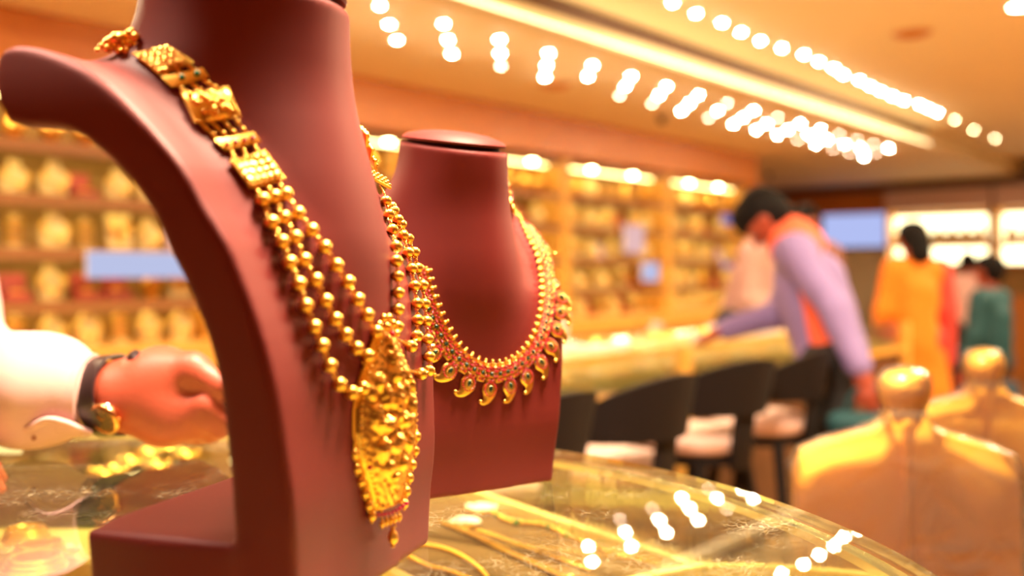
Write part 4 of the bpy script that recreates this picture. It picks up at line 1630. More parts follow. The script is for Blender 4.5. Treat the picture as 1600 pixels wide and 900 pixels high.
for i in range(nt + 1):
    t_ = i / nt
    y = PH0 + (PH1 - PH0) * t_
    hw_ = phw(t_)
    for j in range(nu + 1):
        u = -1 + 2 * j / nu
        x = u * hw_
        dome = 0.012 * math.sqrt(max(0, 1 - u * u)) * min(1, 0.35 + 2.2 * t_) * min(1, 0.4 + 2.5 * (1 - t_))
        zz = dome
        for bx, by, rx, ry, bh in bumps:
            q = ((x - bx) / rx) ** 2 + ((y - by) / ry) ** 2
            if q < 1:
                zz += bh * math.sqrt(1 - q) * 0.8
        zz += (1 - u ** 6) * 0.0015 * (noise.noise(Vector((x * 260, y * 260, 3))) + 0.6 * noise.noise(Vector((x * 560, y * 560, 9))))
        V.append(PMAT @ Vector((x, y, zz)) + pc - base)
w = nu + 1
for i in range(nt):
    for j in range(nu):
        a = i * w + j
        Fc.append((a, a + w, a + w + 1, a + 1))
# closed back
back0 = len(V)
for i in range(nt + 1):
    t_ = i / nt
    y = PH0 + (PH1 - PH0) * t_
    for u in (-1, 1):
        V.append(PMAT @ Vector((u * phw(t_), y, -0.0025)) + pc - base)
for i in range(nt):
    a = back0 + 2 * i
    Fc.append((a, a + 1, a + 3, a + 2))
    Fc.append((i * w, a, a + 2, (i + 1) * w))
    Fc.append((i * w + nu, (i + 1) * w + nu, a + 3, a + 1))
bm = bmesh.new()
vs = [bm.verts.new(v) for v in V]
for f in Fc:
    bm.faces.new([vs[i] for i in f])
bmesh.ops.recalc_face_normals(bm, faces=list(bm.faces))
me = bpy.data.meshes.new('pendant')
bm.to_mesh(me)
bm.free()
pend = link('pendant', me, M['gold_relief'], nk)


def PP(x, y, z):
    return PMAT @ Vector((x, y, z)) + pc - base


# rope border
mb = MB()
for s in (-1, 1):
    for i in range(64):
        t_ = i / 63
        y = PH0 + (PH1 - PH0) * t_
        mb.sphere(PP(s * phw(t_), y, 0.001), 0.0017, 7, 5)
        if i % 2:
            mb.sphere(PP(s * (phw(t_) - 0.0042), y, 0.0055), 0.0011, 6, 4)
o = mb.build('beaded_border', M['gold'], pend)
o['kind'] = 'stuff'
# crown
mb = MB()
for x, y, rd in ((-0.010, 0.066, 0.0030), (-0.004, 0.071, 0.0032), (0.003, 0.071, 0.0032), (0.009, 0.066, 0.0030), (-0.014, 0.058, 0.0028), (0.014, 0.058, 0.0028), (0, 0.064, 0.0034)):
    mb.sphere(PP(x, y, 0.004), rd, 9, 7)
mb.build('crown', M['gold_relief'], pend)
MB().sphere(PP(0.000, 0.0585, 0.009), 0.0024, 9, 7).build('red_stone', M['ruby'], pend)
# bottom fringe of pink stones and drops
mb = MB()
for k in range(9):
    x = -0.020 + 0.005 * k
    mb.sphere(PP(x, PH1 - 0.001 - 0.003 * math.cos(x * 70), 0.006), 0.0017, 8, 6)
mb.build('pink_stones', M['pink_stone'], pend)
for x, y in ((-0.030, -0.040), (0.028, -0.038)):
    MB().sphere(PP(x, y, 0.006), 0.0022, 8, 6).build('pink_stone', M['pink_stone'], pend)
drop_me = MB().torus((0, 0, 0.0075), 0.0017, 0.0005, (1, 0, 0), 9, 5).sphere((0, 0, 0.0045), 0.0014, 8, 6).sphere((0, 0, 0), (0.0036, 0.0036, 0.0040), 12, 8).sphere((0, 0, -0.0046), 0.0011, 7, 5).mesh('drop_bead')
for s in (-1, 1):
    for t_ in (0.60, 0.68, 0.755, 0.825, 0.895, 0.96):
        y = PH0 + (PH1 - PH0) * t_
        link('drop_bead', drop_me, M['gold_bead'], pend, True, PP(s * (phw(t_) + 0.0018), y - 0.008, 0.002))
for k in range(5):
    x = -0.012 + 0.006 * k
    link('drop_bead', drop_me, M['gold_bead'], pend, True, PP(x, PH1 - 0.0105, 0.004)).scale = (0.6, 0.6, 0.75)
pb = PP(0.0, PH1 - 0.006, 0.006)
MB().torus(pb + Vector((0, 0, -0.004)), 0.0021, 0.0006, (1, 0.2, 0), 10, 5).torus(pb + Vector((0, 0, -0.008)), 0.0021, 0.0006, (0.2, 1, 0), 10, 5).lathe([(0.0006, -0.0255), (0.0018, -0.0245), (0.0014, -0.023), (0.0034, -0.021), (0.0042, -0.018), (0.0032, -0.0135), (0.0016, -0.012), (0.0012, -0.0095)], pb, 14).build('long_drop', M['gold_bead'], pend)
# small loops joining strands to the pendant
for key, tx, ty in (('L1', -0.040, 0.012), ('L2', -0.030, 0.033), ('L3', -0.014, 0.060), ('R1', 0.006, 0.070), ('R2', 0.020, 0.052), ('R3', 0.037, 0.026)):
    a = CHILD[key][-1][0] - base
    b = PP(tx, ty, 0.002)
    MB().tube([a, b], 0.0011, 6).torus(a.lerp(b, 0.55), 0.0022, 0.0007, (0.4, 1, 0.2), 10, 5).build('hook', M['gold'], nk)

# ------------------------------------------------------------------ ruby collar on the smaller bust
inner_px = [(803, 322), (812, 345), (825, 372), (838, 400), (844, 430), (845, 460), (842, 490), (833, 520), (818, 545), (797, 562), (772, 569), (748, 564), (724, 548), (705, 524), (690, 494), (678, 460), (671, 432), (667, 412)]
IP = []
for x, y in catmull(inner_px, 6):
    l, n_ = hit(bvhF, x, y)
    IP.append((l, n_))
base2 = Vector((cF.x, cF.y, ZC + 0.1))
cl = thing('ruby_collar', 'gold collar necklace of ruby flowers and green-stoned paisleys on the smaller bust', 'necklace', base2)
Ls = [0.0]
for i in range(1, len(IP)):
    Ls.append(Ls[-1] + (IP[i][0] - IP[i - 1][0]).length)
step = 0.0096
N = int(Ls[-1] / step)
ctr = hit(bvhF, 760, 430)[0]
fl_gold = MB().sphere((0, 0.0, 0.0028), (0.0022, 0.0030, 0.0022), 9, 6).sphere((0, -0.0035, 0.0028), 0.0017, 8, 6)
fl_gold.box((0, 0.010, 0.0008), (0.0104, 0.021, 0.0016), None, 0.0006)
for a in range(6):
    fl_gold.sphere((0.0034 * math.cos(a * 1.047), 0.0105 + 0.0034 * math.sin(a * 1.047), 0.0022), 0.0015, 7, 5)
for sx in (-1, 1):
    fl_gold.sphere((sx * 0.0044, 0.0165, 0.0022), 0.0014, 7, 5).sphere((sx * 0.0046, 0.0035, 0.0020), 0.0013, 7, 5)
fl_me = fl_gold.mesh('floral_link')
rb = MB()
for x, y in ((-0.0026, 0.0042), (0.0026, 0.0042), (-0.0040, 0.0078), (0.0040, 0.0078), (-0.0042, 0.0132), (0.0042, 0.0132), (-0.0024, 0.0178), (0.0024, 0.0178), (0, 0.0064)):
    rb.sphere((x, y, 0.0028), 0.00155, 8, 5)
rb_me = rb.mesh('rubies')
gs_me = MB().sphere((0, 0.0107, 0.0034), (0.0023, 0.0023, 0.0015), 9, 6).mesh('green_stone')
# paisley: comma-shaped dome with a curled tail
cp = [(0, 0.000), (0, 0.004), (-0.0003, 0.008), (-0.0012, 0.012), (-0.0030, 0.0155), (-0.0060, 0.0178), (-0.0090, 0.0178)]
cr_ = [0.0066, 0.0082, 0.0080, 0.0062, 0.0042, 0.0026, 0.0016]
cc_ = [(-1.15 * x, 1.15 * y, 1.15 * r_) for x, y, r_ in catmull([(x, y, r_) for (x, y), r_ in zip(cp, cr_)], 4)]
pz = MB().tube([(x, y, 0.0012) for x, y, r_ in cc_], [r_ for x, y, r_ in cc_], 14, flat=((0, 0, 1), 0.26))
pz.sphere((0.0113, 0.0198, 0.0018), 0.0023, 9, 6)
for a in np.linspace(0, 2 * math.pi, 13)[:-1]:
    pz.sphere((0.0030 * math.cos(a), 0.0055 + 0.0042 * math.sin(a), 0.0030), 0.0008, 6, 4)
pz_me = pz.mesh('paisley')
pr = MB()
for a in np.linspace(0.2, 2 * math.pi - 0.2, 15):
    a += math.pi / 2
    pr.sphere((0.0072 * math.cos(a), 0.0060 + 0.0074 * math.sin(a), 0.0026), 0.0013, 7, 5)
pr_me = pr.mesh('rubies')
pg_me = MB().sphere((0, 0.0052, 0.0036), (0.0026, 0.0038, 0.0017), 10, 7).mesh('green_stone')


def at_len(d):
    i = max(j for j in range(len(Ls)) if Ls[j] <= d + 1e-9)
    i = min(i, len(IP) - 2)
    f = (d - Ls[i]) / max(1e-9, Ls[i + 1] - Ls[i])
    return IP[i][0].lerp(IP[i + 1][0], f), IP[i][1].lerp(IP[i + 1][1], f).normalized()


for k in range(N + 1):
    d = min(Ls[-1], step * k)
    p, n_ = at_len(d)
    p2, _ = at_len(min(Ls[-1], d + 0.004))
    p1_, _ = at_len(max(0, d - 0.004))
    tan = (p2 - p1_).normalized()
    # the polyline runs right shoulder -> bottom -> left; outward is tangent x normal or its opposite
    y = n_.cross(tan)
    if y.dot(p - ctr) < 0:
        y = -y
    x = y.cross(n_)

    def place(name, me, m, pos, xx, yy, zz, parent=cl):
        o = link(name, me, m, cl, True)
        o.matrix_local = Matrix.Translation(pos - base2) @ Matrix((xx, yy, zz)).transposed().to_4x4()
        return o
    l, nn2, _, _ = bvhF.find_nearest(p + y * 0.010)
    z = (n_ + nn2).normalized()
    yy = (y - z * y.dot(z)).normalized()
    xx = yy.cross(z)
    f_o = place('floral_link', fl_me, M['gold'], p + z * 0.0004, xx, yy, z)
    a = link('rubies', rb_me, M['ruby'], f_o)
    b = link('green_stone', gs_me, M['dark_emerald'], f_o)
    if k % 2 == 0 and 2 <= k:
        q, nq, _, _ = bvhF.find_nearest(p + y * 0.0215)
        z = nq.normalized()
        yy = (y - z * y.dot(z)).normalized()
        xx = yy.cross(z)
        po = place('paisley', pz_me, M['gold'], q + z * 0.0008, xx, yy, z)
        link('rubies', pr_me, M['ruby'], po)
        link('green_stone', pg_me, M['dark_emerald'], po)

# ------------------------------------------------------------------ people
def v3(*a):
    return np.array(a, float)


def hand_prims(wrist, fwd, nrm, curl=0.3, side=1, s=1.0, thumb_out=0.6):
    """palm, four fingers, thumb; fwd along the fingers, nrm out of the back of the hand; side=+1 puts the thumb at +cross"""
    f = Vector(fwd).normalized()
    n = Vector(nrm)
    n = (n - f * n.dot(f)).normalized()
    c = f.cross(n) * side
    W_ = Vector(wrist)
    P = []
    rows = [(0.030, 0.086, (0.043, 0.026, 0.020), 0.0098), (0.010, 0.092, (0.047, 0.029, 0.021), 0.0100), (-0.010, 0.087, (0.043, 0.027, 0.020), 0.0096), (-0.029, 0.076, (0.033, 0.020, 0.018), 0.0086)]
    for q, (o, L, segs, rd) in enumerate(rows):
        a = W_ + c * o * 0.55 * s
        b = W_ + (c * o + f * L - n * 0.002) * s
        P.append((a, b, 0.017 * s, 0.0125 * s, 0.014 * s))
        ang = 0.15
        p = b
        for g, sl in enumerate(segs):
            ang += curl * (1.15 if g else 0.9)
            d = f * math.cos(ang) - n * math.sin(ang)
            p2 = p + d * sl * s
            P.append((p, p2, rd * s * (1 - 0.10 * g), rd * s * (0.92 - 0.12 * g), 0.004 * s))
            p = p2
    P.append((W_ - f * 0.02 * s, W_ + f * 0.02 * s, 0.025 * s, 0.024 * s, 0.02 * s))
    t0 = W_ + (c * 0.020 + f * 0.018 - n * 0.008) * s
    t1 = t0 + (c * (0.026 * thumb_out + 0.012) + f * 0.036 - n * 0.010) * s
    t2 = t1 + (c * 0.010 * thumb_out + f * 0.034 - n * 0.012 * curl) * s
    t3 = t2 + (f * 0.026 - n * 0.012 * curl - c * 0.004) * s
    P += [(t0, t1, 0.018 * s, 0.0135 * s, 0.014 * s), (t1, t2, 0.0125 * s, 0.0112 * s, 0.006 * s), (t2, t3, 0.0112 * s, 0.0090 * s, 0.004 * s)]
    return P


def merge(parts):
    V, Q, o = [], [], 0
    for v, f in parts:
        V.append(v)
        Q.append(f + o)
        o += len(v)
    return np.concatenate(V), np.concatenate(Q)


def ik(sh, hd, l1, l2, pole):
    sh, hd = Vector(sh), Vector(hd)
    d = hd - sh
    L = min(d.length, (l1 + l2) * 0.995)
    dn = d.normalized()
    hd = sh + dn * L
    a = (l1 * l1 - l2 * l2 + L * L) / (2 * L)
    hh = math.sqrt(max(0, l1 * l1 - a * a))
    p = Vector(pole)
    p = (p - dn * p.dot(dn)).normalized()
    return sh + dn * a + p * hh, hd


def build_person(label, loc, yaw, height, lean=0.0, head_fwd=0.0, lhand=None, rhand=None, top='pink_shirt', bottom='trousers', kurta=False, hair='short', voxel=0.013, seated=False, name='person', extra=None, group=None, female=False):
    """local frame: x right, y forward, z up; parts: body, top, bottom garment, hair, shoes, eyes"""
    s = height / 1.75
    t = thing(name, label, 'person', loc, yaw)
    hz = 0.93 * s if not seated else 0.62
    hip = Vector((0, 0, hz))
    up = Vector((0, math.sin(lean), math.cos(lean)))
    fw = Vector((0, math.cos(lean), -math.sin(lean)))
    chest = hip + up * 0.34 * s
    nb_ = hip + up * 0.53 * s
    sw = (0.165 if female else 0.19) * s
    shl = nb_ - up * 0.045 * s + Vector((-sw, 0, 0))
    shr = nb_ - up * 0.045 * s + Vector((sw, 0, 0))
    ha = lean + head_fwd
    hup = Vector((0, math.sin(ha), math.cos(ha)))
    hfw = Vector((0, math.cos(ha), -math.sin(ha)))
    head = nb_ + up * 0.05 * s + hup * 0.115 * s + hfw * 0.02 * s
    lhand = Vector(lhand) if lhand else hip + Vector((-0.27 * s, 0.08, -0.12 * s))
    rhand = Vector(rhand) if rhand else hip + Vector((0.27 * s, 0.08, -0.12 * s))
    le, lw = ik(shl, lhand, 0.29 * s, 0.26 * s, (-0.4, -1, -0.2))
    re, rw = ik(shr, rhand, 0.29 * s, 0.26 * s, (0.4, -1, -0.2))
    if seated:
        lk, rk = hip + Vector((-0.11, 0.42, 0.0)), hip + Vector((0.11, 0.42, 0.0))
        la, ra = lk + Vector((0, 0.02, -0.45)), rk + Vector((0, 0.02, -0.45))
    else:
        lk, rk = Vector((-0.10 * s, 0.03, 0.50 * s)), Vector((0.10 * s, 0.03, 0.50 * s))
        la, ra = Vector((-0.11 * s, -0.01, 0.085 * s)), Vector((0.11 * s, -0.01, 0.085 * s))
    lh, rh = hip + Vector((-0.09 * s, 0, 0)), hip + Vector((0.09 * s, 0, 0))
    body = [(hip, chest, 0.115 * s, 0.125 * s, 0.05), (shl * 0.8 + shr * 0.2, shr * 0.8 + shl * 0.2, 0.075 * s, 0.075 * s, 0.05), (lh, rh, 0.105 * s, 0.105 * s, 0.04),
            (nb_ - up * 0.04 * s, head, 0.055 * s, 0.055 * s, 0.02),
            (head - hfw * 0.012 * s + hup * 0.03 * s, head + hfw * 0.012 * s + hup * 0.02 * s, 0.088 * s, 0.084 * s, 0.02),
            (head + hfw * 0.03 * s - hup * 0.035 * s, head + hfw * 0.055 * s - hup * 0.068 * s, 0.058 * s, 0.036 * s, 0.025),
            (head + hfw * 0.088 * s + hup * 0.01 * s, head + hfw * 0.108 * s - hup * 0.02 * s, 0.010 * s, 0.016 * s, 0.012)]
    for sx in (-1, 1):
        e = head + Vector((sx * 0.082 * s, 0, 0)) - hfw * 0.01 * s
        body.append((e + hup * 0.018 * s, e - hup * 0.02 * s, 0.014 * s, 0.011 * s, 0.008))
    for sh_, el, wr in ((shl, le, lw), (shr, re, rw)):
        body += [(sh_, el, 0.050 * s, 0.040 * s, 0.03), (el, wr, 0.041 * s, 0.027 * s, 0.02)]
    for hp, kn, an in ((lh, lk, la), (rh, rk, ra)):
        body += [(hp, kn, 0.085 * s, 0.058 * s, 0.03), (kn, an, 0.057 * s, 0.038 * s, 0.02), (an, an + Vector((0, 0.15 * s, -0.045 * s)), 0.037 * s, 0.028 * s, 0.02)]
    meshes = [prims_mesh(body, voxel)]
    for wr, el, sd in ((lw, le, -1), (rw, re, 1)):
        f = (wr - el).normalized()
        nn = Vector((0, 0.3, 1)) if abs(f.z) < 0.8 else Vector((sd, 0, 0.1))
        meshes.append(prims_mesh(hand_prims(wr + f * 0.015, f, nn, 0.28, -sd, s * 0.95), 0.006))
    V, Q = merge(meshes)
    np_obj('body', V, Q, M['skin'], t)
    # garments
    g = 0.016
    topp = [(hip + up * (0.04 if not kurta else -0.02), chest, 0.13 * s + g, 0.135 * s + g, 0.05), (shl * 0.85 + shr * 0.15, shr * 0.85 + shl * 0.15, 0.078 * s + g, 0.078 * s + g, 0.05)]
    for sh_, el, wr in ((shl, le, lw), (shr, re, rw)):
        topp += [(sh_, el, 0.054 * s + g, 0.046 * s + g, 0.03)]
        w_end = el + (wr - el) * (0.93 if not kurta else 0.25)
        topp += [(el, w_end, 0.046 * s + g, 0.034 * s + g, 0.02)]
    if kurta:
        topp += [(hip, hip + Vector((0, 0, -0.42 * s)), 0.15 * s, 0.17 * s, 0.06), (lh - Vector((0.03, 0, 0.1)), lh + Vector((-0.06, 0, -0.42 * s)), 0.10 * s, 0.12 * s, 0.05), (rh + Vector((0.03, 0, -0.1)), rh + Vector((0.06, 0, -0.42 * s)), 0.10 * s, 0.12 * s, 0.05)]
    V, Q = prims_mesh(topp, voxel, noise_amp=0.004, noise_f=26)
    np_obj('kurta' if kurta else 'shirt', V, Q, M[top], t)
    bot = [(lh, rh, 0.112 * s + g, 0.112 * s + g, 0.04)]
    for hp, kn, an in ((lh, lk, la), (rh, rk, ra)):
        bot += [(hp, kn, 0.092 * s + g, 0.066 * s + g, 0.03), (kn, an + Vector((0, 0, 0.02)), 0.066 * s + g, 0.054 * s + g, 0.02)]
    V, Q = prims_mesh(bot, voxel, noise_amp=0.003, noise_f=24)
    np_obj('trousers', V, Q, M[bottom], t)
    for an in (la, ra):
        V, Q = prims_mesh([(an + Vector((0, -0.03, -0.035)) * s, an + Vector((0, 0.16, -0.045)) * s, 0.046 * s, 0.038 * s, 0.02)], 0.012)
        np_obj('shoe', V, Q, M['shoe'], t)
    # hair
    hc = head + hup * 0.045 * s - hfw * 0.018 * s
    hp_ = [(hc - hfw * 0.02 * s, hc + hfw * 0.035 * s + hup * 0.02 * s, 0.098 * s, 0.082 * s, 0.02), (hc - hup * 0.05 * s - hfw * 0.025 * s, hc, 0.078 * s, 0.09 * s, 0.02)]
    if hair == 'bun':
        hp_ += [(head - hfw * 0.10 * s - hup * 0.02 * s, head - hfw * 0.11 * s - hup * 0.11 * s, 0.078 * s, 0.075 * s, 0.02)]
    V, Q = prims_mesh(hp_, 0.010, noise_amp=0.003, noise_f=90)
    np_obj('hair', V, Q, M['hair'], t)
    for sx in (-1, 1):
        e = head + hfw * 0.078 * s + hup * 0.012 * s + Vector((sx * 0.032 * s, 0, 0))
        eb = MB().sphere(e, 0.013 * s, 10, 7).build('eye', M['eye'], t)
        MB().sphere(e + hfw * 0.009 * s, 0.0065 * s, 8, 6).build('pupil', M['black'], eb)
    mo = head + hfw * 0.090 * s - hup * 0.052 * s
    MB().sphere(mo, (0.022 * s, 0.007 * s, 0.006 * s), 10, 6).build('mouth', M['coral'] if female else M['red_box'], t)
    J = dict(hip=hip, chest=chest, neck=nb_, shl=shl, shr=shr, le=le, re=re, lw=lw, rw=rw, head=head, up=up, fw=fw, s=s)
    return t, J


def yaw_to(dx, dy):
    return math.atan2(dy, dx) - math.pi / 2


# the man bending over the far counter
pm = Vector((1.275, 3.93, 0))
fwd = Vector((-0.93, 0.37, 0))
ty = yaw_to(fwd.x, fwd.y)
man, J = build_person('man in a lavender jacket with coral yoke bending over the far counter', pm, ty, 1.66, lean=0.30, head_fwd=0.75, lhand=(-0.32, -0.12, 0.86), rhand=(0.12, 0.46, 0.99), top='lavender', bottom='trousers')
nbk, up_, fw_, s_ = J['neck'], J['up'], J['fw'], J['s']
V, Q = prims_mesh([(J['shl'] * 0.78 + J['shr'] * 0.22 + up_ * 0.02, J['shr'] * 0.78 + J['shl'] * 0.22 + up_ * 0.02, 0.104, 0.104, 0.03), (nbk, nbk + up_ * 0.04, 0.075, 0.068, 0.02)], 0.011)
np_obj('yoke', V, Q, M['coral'], man)
V, Q = prims_mesh([(J['hip'] + Vector((-0.10, 0.0, 0.03)), J['chest'] + Vector((-0.10, -0.03, -0.02)), 0.075, 0.068, 0.02)], 0.011)
np_obj('side_panel', V, Q, M['coral'], man)
# teal bag hanging from his right hand
rw = Matrix.Rotation(ty, 4, 'Z') @ J['lw'] + pm
t = thing('handbag', 'teal handbag hanging from the hand of the bending man', 'bag', (rw.x + 0.03, rw.y, rw.z - 0.36), ty)
V, Q = prims_mesh([((-0.04, -0.12, 0.06), (-0.04, 0.12, 0.06), 0.06, 0.06, 0.03), ((-0.03, -0.10, 0.17), (-0.03, 0.10, 0.17), 0.045, 0.045, 0.03)], 0.010)
np_obj('bag_body', V, Q, M['teal_cloth'], t)
MB().tube([(-0.03, 0.08 * math.cos(a), 0.19 + 0.12 * math.sin(a)) for a in np.linspace(0, math.pi, 13)], 0.008, 8).build('handle', M['teal_cloth'], t)

# salesman in pink behind the far counter
pk = R(-1.22, 2.14, 0)
build_person('salesman in a pale pink shirt leaning behind the far counter', pk, yaw_to(DY, -DX), 1.70, lean=0.35, head_fwd=0.2, lhand=(-0.15, 0.42, 1.03), rhand=(0.15, 0.42, 1.03), top='pink_shirt')
# woman in orange, seen from behind
wo = Vector(((1428 - 800) / F * 6.2, 6.2, 0))
wom, J = build_person('woman in an orange kurta with a black hair bun seen from behind', wo, yaw_to(-0.15, 1), 1.55, head_fwd=0.15, top='orange_cloth', bottom='red_cloth', kurta=True, hair='bun', female=True)
V, Q = prims_mesh([(J['shr'] + Vector((0.03, 0, 0)), J['re'] + Vector((0.02, 0, 0)), 0.075, 0.07, 0.03), (J['re'] + Vector((0.02, 0, 0)), J['rw'] + Vector((0.03, 0, -0.1)), 0.07, 0.06, 0.03)], 0.012)
np_obj('scarf', V, Q, M['red_cloth'], wom)
# person in brown behind the bending man
br = Vector(((1258 - 800) / F * 7.0, 7.0, 0))
build_person('person in a brown shirt half hidden beyond the bending man', br, yaw_to(-0.3, -1), 1.70, top='brown_shirt')
# far pink person and seated teal person
fp = Vector(((1512 - 800) / F * 9.4, 9.4, 0))
build_person('person in a pink top standing far back at the right', fp, yaw_to(0.5, 1), 1.42, top='pink_shirt', female=True)
tp = Vector(((1548 - 800) / F * 6.9, 6.9, 0))
build_person('seated person in a teal top and dark skirt at the right edge', tp, yaw_to(-0.6, 0.8), 1.55, top='teal_cloth', bottom='navy_cloth', seated=True, female=True)
t = thing('pouffe', 'dark stool under the seated person in teal', 'stool', tp)
MB().lathe([(0.16, 0.0), (0.18, 0.02), (0.18, 0.46), (0.15, 0.485), (0.001, 0.487)], n=20).build('cushion', M['navy_cloth'], t)
MB().lathe([(0.17, 0.0), (0.185, 0.0), (0.185, 0.03), (0.17, 0.03)], n=20).build('foot_rim', M['black'], t)

# ------------------------------------------------------------------ the clerk whose arm reaches in at the left
YH = 1.30


def hp(x, y, dy=0.0):
    return px(x, y, YH + dy)


ck = thing('person', 'clerk in a pale pink shirt whose forearm with a wristwatch reaches in at the left', 'person', (-1.35, 1.95, 0))
cb = Vector((-1.35, 1.95, 0))
wr = hp(178, 618)
elb = Vector((-0.80, 1.42, 1.105))
shd = Vector((-1.10, 1.86, 1.40))
shd2 = Vector((-1.56, 1.86, 1.40))
elb2 = Vector((-1.28, 1.55, 1.12))
wr2 = Vector((-0.79, 1.24, 1.045))
hipc = Vector((-1.35, 1.95, 0.93))
nkb = Vector((-1.34, 1.87, 1.46))
hd = Vector((-1.33, 1.83, 1.62))
F2 = (hp(330, 628) - wr).normalized()
body = [(hipc, Vector((-1.34, 1.9, 1.25)), 0.12, 0.13, 0.05), (shd * 0.8 + shd2 * 0.2, shd2 * 0.8 + shd * 0.2, 0.075, 0.075, 0.05), (nkb, hd, 0.056, 0.056, 0.02),
        (hd + Vector((0, 0.012, 0.03)), hd + Vector((0, -0.012, 0.02)), 0.088, 0.084, 0.02), (hd + Vector((0, -0.03, -0.035)), hd + Vector((0.01, -0.055, -0.068)), 0.058, 0.036, 0.025), (hd + Vector((0, -0.088, 0.01)), hd + Vector((0, -0.108, -0.02)), 0.010, 0.016, 0.012),
        (shd, elb, 0.050, 0.044, 0.03), (shd2, elb2, 0.050, 0.044, 0.03), (elb2, wr2, 0.043, 0.030, 0.02)]
for sx in (-1, 1):
    body += [(hd + Vector((sx * 0.082, 0.01, 0.018)), hd + Vector((sx * 0.082, 0.01, -0.02)), 0.014, 0.011, 0.008),
             (hipc + Vector((sx * 0.09, 0, 0)), hipc + Vector((sx * 0.10, 0, -0.43)), 0.085, 0.058, 0.03), (hipc + Vector((sx * 0.10, 0, -0.43)), hipc + Vector((sx * 0.11, 0, -0.85)), 0.057, 0.038, 0.02)]
meshes = [prims_mesh([(a - cb if isinstance(a, Vector) else a, b - cb, ra, rb_, k_) for a, b, ra, rb_, k_ in body], 0.012)]
# fine forearm and hand drawn from the picture: back of the hand to the camera, thumb on top
wk = wr - F2 * 0.0
n_back = Vector((0.05, -0.92, 0.40))
arm = [(elb, wr - F2 * 0.01, 0.044, 0.034, 0.02), (wr - F2 * 0.01, wr + F2 * 0.03, 0.034, 0.037, 0.02)]
hand = []
k1 = hp(255, 600, 0.0)
hand += [(wr + F2 * 0.015, hp(255, 585, 0.01), 0.036, 0.034, 0.03), (wr + F2 * 0.02, hp(258, 640, -0.005), 0.034, 0.036, 0.03), (hp(250, 600, 0.0), hp(262, 650, 0.0), 0.036, 0.034, 0.03)]
# thumb and its ball, on top, reaching right
hand += [(hp(245, 588, 0.0), hp(300, 578, -0.012), 0.031, 0.023, 0.020), (hp(300, 578, -0.012), hp(345, 603, -0.02), 0.0225, 0.0165, 0.010), (hp(345, 603, -0.02), hp(378, 622, -0.01), 0.0155, 0.012, 0.006)]
# four fingers folding under
for q, (x0, y0, x1, y1, x2, y2, rd) in enumerate(((268, 640, 322, 634, 352, 655, 0.0165), (262, 655, 316, 652, 344, 668, 0.0160), (256, 664, 306, 667, 330, 676, 0.0150), (250, 668, 292, 675, 312, 680, 0.0130))):
    dy = (-0.022, -0.018, -0.006, 0.010)[q]
    hand += [(hp(x0, y0, dy * 0.4), hp(x1, y1, dy), 0.022, rd, 0.012), (hp(x1, y1, dy), hp(x2, y2, dy + 0.012), rd, rd * 0.88, 0.006), (hp(x2, y2, dy + 0.012), hp(x2 - 22, y2 + 4, dy + 0.035), rd * 0.86, rd * 0.75, 0.005)]
zmin = ZC + 0.002
meshes.append(prims_mesh([(a - cb, b - cb, ra, rb_, k_) for a, b, ra, rb_, k_ in arm + hand], 0.0026, cut=lambda X, Y, Z: (zmin) - Z))
meshes.append(prims_mesh([(Vector(a) - cb, Vector(b) - cb, ra, rb_, k_) for a, b, ra, rb_, k_ in hand_prims(wr2, (1, -0.12, -0.10), (0, -0.2, 1), 0.25, 1, 1.0)], 0.004))
V, Q = merge(meshes)
np_obj('body', V, Q, M['skin'], ck)
cuff = hp(140, 617)
sl = [(shd, elb, 0.082, 0.080, 0.04), (elb, hp(60, 612), 0.078, 0.068, 0.04), (hp(60, 612), hp(112, 616), 0.066, 0.050, 0.03), (hp(20, 585, 0.02), hp(96, 582, 0.01), 0.045, 0.030, 0.03),
      (shd2, elb2, 0.08, 0.07, 0.04), (elb2, wr2 - (wr2 - elb2) * 0.12, 0.066, 0.048, 0.03), (shd * 0.85 + shd2 * 0.15, shd2 * 0.85 + shd * 0.15, 0.098, 0.098, 0.06), (hipc, Vector((-1.34, 1.9, 1.25)), 0.155, 0.16, 0.06)]
V, Q = prims_mesh([(a - cb, b - cb, ra, rb_, k_) for a, b, ra, rb_, k_ in sl], 0.006, noise_amp=0.0045, noise_f=28, cut=lambda X, Y, Z: np.where(Y + cb.y < 1.57, (ZC + 0.004) - Z, -1.0))
np_obj('shirt', V, Q, M['pink_shirt'], ck)
# cuff band
ax = (hp(178, 618) - hp(110, 615)).normalized()
cfr = ax.to_track_quat('Z', 'Y').to_matrix()
MB().lathe([(0.046, -0.062), (0.053, -0.060), (0.056, -0.02), (0.054, 0.0), (0.050, 0.001), (0.045, -0.01)], cuff + ax * 0.002 - cb, 36, cfr).build('cuff', M['pink_shirt'], ck)
